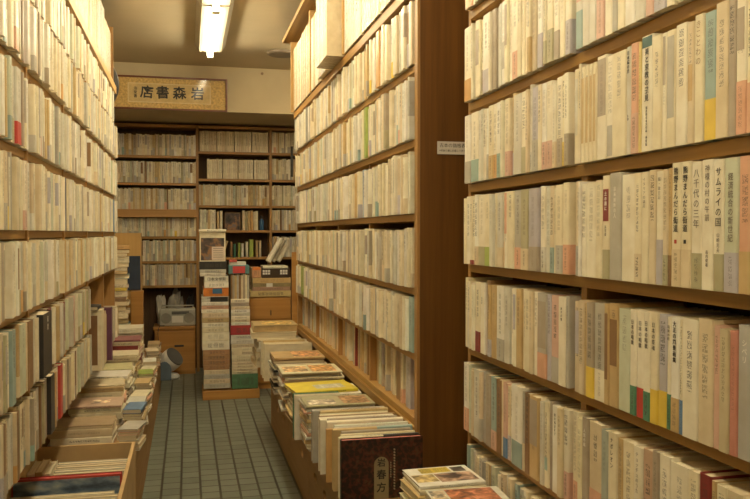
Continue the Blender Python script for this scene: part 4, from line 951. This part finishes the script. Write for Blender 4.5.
# ------------------------------------------------------------------ island of packs at the end of the aisle
IY = 6.1
def X(x, Y=IY): return at(x, 240, Y).x
def Z(y, Y=IY): return at(215, y, Y).z
bs = MB().box((X(202), IY - .02, 0), (X(259), IY + .28, at(246, 388.8, IY).z - .003)).build('plinth_board', CABW, bevel=.003); tag(bs, 'orange-brown wooden plinth carrying the two columns of packs', 'plinth')
def pack(name, lab, cat, x0, x1, y0, y1, cn, dep=.26, Y=IY, mat=None, grp=None, c=None, layers=None, lc=None, dy=0.0):
    """a pack between pixel columns x0..x1 and rows y0 (top)..y1 (bottom), at true size on plane Y; layers: number of books in it, each a part"""
    xa, xb, zb, zt = X(x0, Y), X(x1, Y), at((x0 + x1) / 2, y1, Y).z, at((x0 + x1) / 2, y0, Y).z
    root = empty(name, ((xa + xb) / 2, Y + dy, zb + .0006)); tag(root, lab, cat, grp); r = random.Random(int(x0 * 31 + y0 * 7)); w = (xb - xa)
    n = layers or 1; hh = (zt - zb) / n
    for k in range(n):
        pm = PM(); cc = dims_jit(r, c or PAL[cn if not lc else lc[k % len(lc)]], .08)
        j = r.uniform(0, .008); 
        add_simple(pm, dict(t=hh - .0008, dep=dep - j, h=w - j, c=cc, ink=(hh * .25, w * .2, w * .8, r.random())), Matrix.Translation((-w / 2 + j / 2, 0, hh * k + hh / 2)) @ Matrix.Rotation(R(90), 4, 'Y'))
        o = pm.build('pack_layer' if n > 1 else 'pack_body', mat or WRAP, root); mergeable(o.data)
    return root
def sticker(root, x, z, w, h, mat, nm='sticker', y=-.0012):
    MB().box((x - w / 2, y, z - h / 2), (x + w / 2, y + .001, z + h / 2)).build(nm, mat, root)
g = 'packs in the left column on the plinth'
pk = lambda *a, **k: pack(*a, grp=g, **k)
pk('paper_pack', 'grey film-wrapped pack at the bottom of the left column', 'pack', 203, 230, 379, 388.8, 'grey', layers=2, lc=['grey', 'beige'])
pk('paper_pack', 'second film-wrapped grey and beige pack from the left column bottom', 'pack', 203, 229.5, 370, 379, 'taupe', layers=2, lc=['grey', 'beige'])
pk('paper_pack', 'brown kraft-paper pack in the left column', 'pack', 202.5, 229.5, 350, 370, 'brown', c=(.40, .22, .10), layers=4)
pk('paper_pack', 'long white pack above the brown kraft one', 'pack', 201.5, 229.5, 332.5, 350, 'ivory', layers=2)
pk('paper_pack', 'cream magazine pack with reddish spines, mid left column', 'pack', 201.5, 229, 313, 332.5, 'cream', layers=4, lc=['cream', 'ivory', 'tan', 'beige'])
pk('paper_pack', 'pack of pale magazines under the black-labelled one', 'pack', 201, 228.5, 302, 313, 'ivory', layers=3, lc=['ivory', 'salmon', 'white'])
r0 = pk('paper_pack', 'magazine pack with a black and white label in the left column', 'pack', 201, 228.5, 296.5, 302, 'pale grey', layers=2)
sticker(r0, .03, .02, .13, .035, BLACK)
r0 = pk('flat_box', 'orange flat box with a blue label in the left column', 'box', 203, 228.5, 288, 296.5, 'orange', c=(.62, .20, .03), mat=BOOK)
sticker(r0, .01, .04, .07, .04, plain('blue_label', (.03, .12, .25), .5))
r0 = pk('flat_box', 'white printed box on top of the orange one', 'box', 204, 228.5, 276.5, 288, 'white', mat=BOOK, layers=2); text_mesh('日本文学館', .028, INK, 'lettering', r0, (0, -.002, .065), (R(90), 0, 0), vertical=False)
r0 = pk('open_tray', 'pale stacked paper tray under the black box', 'tray', 199.5, 226, 269.5, 276.5, 'pale grey', mat=BOOK, layers=2)
r0 = pk('flat_box', 'black box beneath the upright cover on the left column', 'box', 199, 227, 261.5, 269.5, 'black', mat=BOOK)
# upright picture book on top
xa, xb = X(199.5), X(225.5)
d = dict(t=.05, dep=xb - xa, h=Z(228) - Z(261.5) - .03, c=PAL['cream']); up = make_book('display_book', d, (xa, IY + .03, at(213, 261.5, IY).z + .0005), (0, 0, R(-90))); tag(up, 'cream-edged book displayed upright with a dark cover picture on the left column', 'book')
def fig_mat():
    m, n, l, b = nt('dark_cover_picture'); tc = N(n, 'ShaderNodeTexCoord'); no = N(n, 'ShaderNodeTexNoise', Scale=16.0, Detail=4.0); l.new(tc.outputs['Object'], no.inputs['Vector'])
    l.new(ramp(n, l, no.outputs[0], [(.36, (.03, .025, .025)), (.5, (.10, .07, .06)), (.58, (.30, .15, .06)), (.68, (.16, .14, .14))]), b.inputs['Base Color']); return m
W_ = xb - xa; H_ = d['h']
MB().box((.0252, .01, .008), (.0256, W_ - .01, H_ - .045)).build('cover_picture', fig_mat(), up)
MB().box((.0257, W_ * .47, .01), (.0261, W_ - .008, H_ * .5)).build('cover_text_panel', plain('text_panel', (.60, .50, .42), .6), up)
for zz in range(5): MB().box((.0262, W_ * .52, .03 + zz * .016), (.0264, W_ - .02, .034 + zz * .016)).build('text_line', INKG, up)
paper('magazine', 'white magazine lying on the displayed upright book', 'magazine', ((xa + xb) / 2, IY + .03, at(213, 261.5, IY).z + d['h'] + .001), .2, .08, .02, 0, 'ivory')
# right column
g2 = 'packs in the right column on the plinth'
pk = lambda *a, **k: pack(*a, grp=g2, **k)
r0 = pk('paper_pack', 'green wrapped pack at the bottom of the right column', 'pack', 231, 258, 374, 388.8, 'green', c=(.07, .19, .09))
pk('paper_pack', 'beige pack lying on the green one', 'pack', 231, 257.5, 362, 374, 'beige', layers=4)
r0 = pk('paper_pack', 'beige pack with a square cream label in the right column', 'pack', 231, 257.5, 344, 362, 'beige', layers=5, lc=['beige', 'cream']); sticker(r0, -.05, .08, .06, .05, plain('cream_label', (.68, .60, .42), .6))
pk('paper_pack', 'pale grey pack under the red one', 'pack', 230, 256.5, 335, 344, 'pale grey', layers=2)
pk('paper_pack', 'red film-wrapped pack in the right column', 'pack', 230, 255.5, 325.5, 335, 'red', c=(.36, .03, .035))
pk('paper_pack', 'white magazines lying on the red pack', 'pack', 230.5, 250, 306.5, 325.5, 'ivory', layers=6, lc=['white', 'beige', 'ivory', 'pale grey'])
pk('flat_box', 'grey flat box below the standing folders', 'box', 230.5, 249, 299, 306.5, 'taupe', mat=BOOK, layers=2, lc=['taupe', 'ivory'])
zf = at(239, 299, IY).z
for k in range(9):
    cn = ['brown', 'taupe', 'tan', 'grey', 'brown', 'beige', 'taupe', 'cream', 'grey'][k]
    d = dict(t=.0145, dep=.2, h=Z(274.5) - Z(299) - .004 * (k % 3), c=PAL[cn]); o = make_book('folder', d, (X(231.5) + .0155 * k, IY + .01, zf), (0, 0, 0)); tag(o, f"{cn} folder, {ordinal(k + 1)} from left in the standing folders on the right column", 'folder', 'standing folders')
zt = zf + d['h'] + .012
fbx = empty('printed_box', (X(239), IY + .01, Z(274.5) + .002)); tag(fbx, 'teal, red and white printed box on the standing folders', 'box')
wb = X(250) - X(229.5); hb = Z(262) - Z(274.5)
MB().box((-wb / 2, 0, 0), (wb / 2, .16, hb * .7)).build('body', plain('teal_print', (.10, .22, .23), .5), fbx, bevel=.003)
MB().box((-wb * .3, -.0015, .005), (wb * .3, -.0001, hb * .62)).build('red_panel', plain('red_print', (.50, .05, .05), .5), fbx)
MB().box((-wb * .45, .01, hb * .7 + .0004), (wb * .35, .15, hb * .95)).build('white_paper', WHITE, fbx)
MB().box((-wb * .45, .0, hb * .95 + .0004), (-wb * .1, .12, hb * 1.12)).build('red_flap', plain('red_paper', (.55, .10, .08), .6), fbx)
# desk box and flat document boxes
DY = 6.42
db = empty('drawer_box', ((X(249, DY) + X(291, DY)) / 2, DY, 0)); tag(db, 'orange-brown wooden drawer unit carrying the flat document boxes', 'drawer unit')
wd = X(291, DY) - X(249, DY); zt, zb3 = at(270, 297, DY).z - .001, at(270, 319, DY).z
MB().box((-wd / 2, .012, 0), (wd / 2, .34, zt)).build('body', CABW, db, bevel=.003)
dbd = MB().box((-wd / 2 + .006, 0, zb3), (wd / 2 - .006, .0115, zt - .01)).build('drawer', CABW, db, bevel=.002)
MB().box((-wd / 2 + .006, 0, .05), (wd / 2 - .006, .0115, zb3 - .01)).build('drawer', CABW, db, bevel=.002)
MB().box((.0, -.006, zb3 + .03), (.008, -.0002, zb3 + .07)).build('pull', BLACK, dbd)
g3 = 'flat document boxes on the drawer unit'
pk = lambda *a, **k: pack(*a, grp=g3, Y=DY, mat=BOOK, **k)
pk('document_box', 'cream lidded document box at the bottom on the drawer unit', 'box', 249.5, 291, 290.8, 296.9, 'cream', c=(.60, .48, .22))
pk('document_box', 'pinkish brown document box, second on the drawer unit', 'box', 252, 290.5, 287, 290.8, 'pink', c=(.42, .25, .18))
r0 = pk('document_box', 'olive document box with a white label on the drawer unit', 'box', 252.5, 291, 283.3, 287, 'olive', c=(.30, .24, .12)); sticker(r0, -.02, .015, .05, .03, WHITE)
pk('document_box', 'tan document box under the dark box with window pattern', 'box', 252, 291, 278, 283.3, 'tan', c=(.56, .40, .18))
r0 = pk('document_box', 'dark brown box with two white window grids', 'box', 261.5, 289.5, 268.5, 278, 'brown', c=(.05, .028, .016))
wd2 = X(289.5, DY) - X(261.5, DY)
for s in (-.33, .29):
    for i in range(3):
        for j in range(2): sticker(r0, wd2 * s + (i - 1) * .021, .036 + j * .02, .017, .016, WHITE, 'window_square')
pk('document_box', 'white flat box on the dark windowed box', 'box', 263, 288, 266.2, 268.5, 'ivory')
r0 = pk('document_box', 'orange and tan upright box beside the dark windowed box', 'box', 251.5, 261, 268, 278, 'orange', c=(.55, .30, .16)); sticker(r0, 0, .075, .06, .025, plain('orange_label', (.60, .18, .04), .5))
# rolls leaning
for k, (x0, y0, x1, y1, rr) in enumerate(((268, 268, 281, 239, .022), (273, 268, 284, 240, .018), (278, 268, 287, 246, .02))):
    a, b2 = at(x0, y0, DY + .10 + .06 * k), at(x1, y1, DY + .14 + .06 * k)
    a.z = max(a.z, Z(266.2, DY) + .03)
    o = MB(); o.smooth = False; o.tube(a, b2, rr, 14); o = o.build('paper_roll', plain('roll_paper', [(.62, .58, .48), (.40, .36, .28), (.66, .6, .48)][k], .7)); tag(o, ['pale paper roll leaning furthest left above the window-patterned box', 'dark paper roll leaning between two pale ones', 'short pale paper roll leaning furthest right above the window-patterned box'][k], 'paper roll', 'leaning paper rolls')
# upright wooden board at the corner
o = MB().box((X(291.5, 5.9), 5.88, 0), (X(298.5, 5.9), 5.90, at(295, 252, 5.9).z)).build('wooden_board', CABW, bevel=.002); tag(o, 'upright wooden board beside the far end of the middle bookcase', 'board')
o = MB().box((.665, 5.262, 1.62), (.68, 5.275, 1.82)).build('hanging_frame', BLACK); tag(o, 'small black-edged frame on the far end of the middle bookcase', 'frame')

# ------------------------------------------------------------------ loose things on the far shelves
zs = 1.275
o = make_book('display_book', dict(t=.02, dep=.14, h=.16, c=PAL['brown']), (.33, FY + .02, zs), (0, 0, R(-90))); tag(o, 'book shown cover-out with a dark figure on the far shelves', 'book')
MB().box((.0102, .005, .005), (.0106, .135, .155)).build('cover_picture', fig_mat(), o)
fill = [('tan', .272), ('cream', .30), ('beige', .50), ('olive', .525), ('tan', .55), ('orange', .575), ('beige', .60), ('cream', .62)]
for k, (cn, x) in enumerate(fill):
    o = make_book('shelf_book', dict(t=.022, dep=.13, h=.17 + .006 * (k % 3), c=PAL[cn]), (x, FY + .02, zs), (0, 0, 0)); tag(o, f"{cn} book, {ordinal(k + 1)} of those around the cover-out book, far shelves", 'book', 'books around the cover-out book')
bt = empty('small_bottle', (.665, FY + .03, zs)); tag(bt, 'small blue bottle with dark cap on the far shelf', 'bottle')
m = MB(); m.smooth = True; m.lathe([(.018, 0), (.021, .004), (.021, .085), (.012, .10), (.012, .105)], n=20); m.build('body', plain('blue_glass', (.05, .14, .28), .2), bt)
MB().lathe([(.014, .106), (.014, .13), (.012, .132)], n=16).build('cap', BLACK, bt)
g = 'papers lying on the far shelves'
for row, zz in ((0, 1.03),):
    for k, (x, cn, t, h) in enumerate(((.46, 'leaf', .02, .13), (.49, 'white', .022, .125), (.42, 'green', .018, .12), (.57, 'leaf', .035, .16), (.53, 'ivory', .02, .14), (.62, 'tan', .02, .15), (.65, 'beige', .02, .15), (.39, 'brown', .02, .14))):
        o = make_book('shelf_book', dict(t=t, dep=.13, h=h, c=PAL[cn]), (x, FY + .02, zz + .0004), (0, 0, 0)); tag(o, f"{'bright green' if cn == 'leaf' else cn} book, {['first', 'third', 'second', 'sixth', 'fifth', 'seventh', 'eighth', 'leftmost'][k]} on the cluttered lower far shelf", 'book', 'books on the cluttered far shelf')
    for k in range(5):
        o = make_book('leaning_book', dict(t=.018, dep=.12, h=.15, c=PAL[['brown', 'tan', 'taupe', 'beige', 'tan'][k]]), (.12 + .047 * k, FY + .02, zz + .005), (0, R(18), 0)); tag(o, f"{['brown', 'tan', 'taupe', 'beige', 'tan'][k]} booklet leaning {ordinal(k + 1)} from left on the cluttered far shelf", 'booklet', 'leaning booklets')
for k, (x, z, w, cn) in enumerate(((.33, 1.4605, .32, 'pale grey'), (.50, 1.4605, .0, 'cream'), (.30, 1.2, .0, 'tan'))):
    pass
pile('the papers lying on the upper cluttered far shelf', 'magazine', 'magazine', .40, FY + .11, 1.4675, 1.476, .3, .2, (.004, .005), ['pale grey', 'taupe'], 0, 71, .01, g) if False else None
wr = [('first', .105, 1.985), ]
scn.view_settings.view_transform = 'Standard'; scn.view_settings.look = 'None'; scn.view_settings.gamma = 1.0
scn.view_settings.use_curve_mapping = False; scn.view_settings.exposure = 0.16
w = bpy.data.worlds.new('world'); w.use_nodes = True; scn.world = w
w.node_tree.nodes['Background'].inputs[0].default_value = (.9, .75, .5, 1); w.node_tree.nodes['Background'].inputs[1].default_value = .015
for k, v in LABELS.items():
    if len(v) > 1: print('DUPLICATE LABEL', len(v), k)
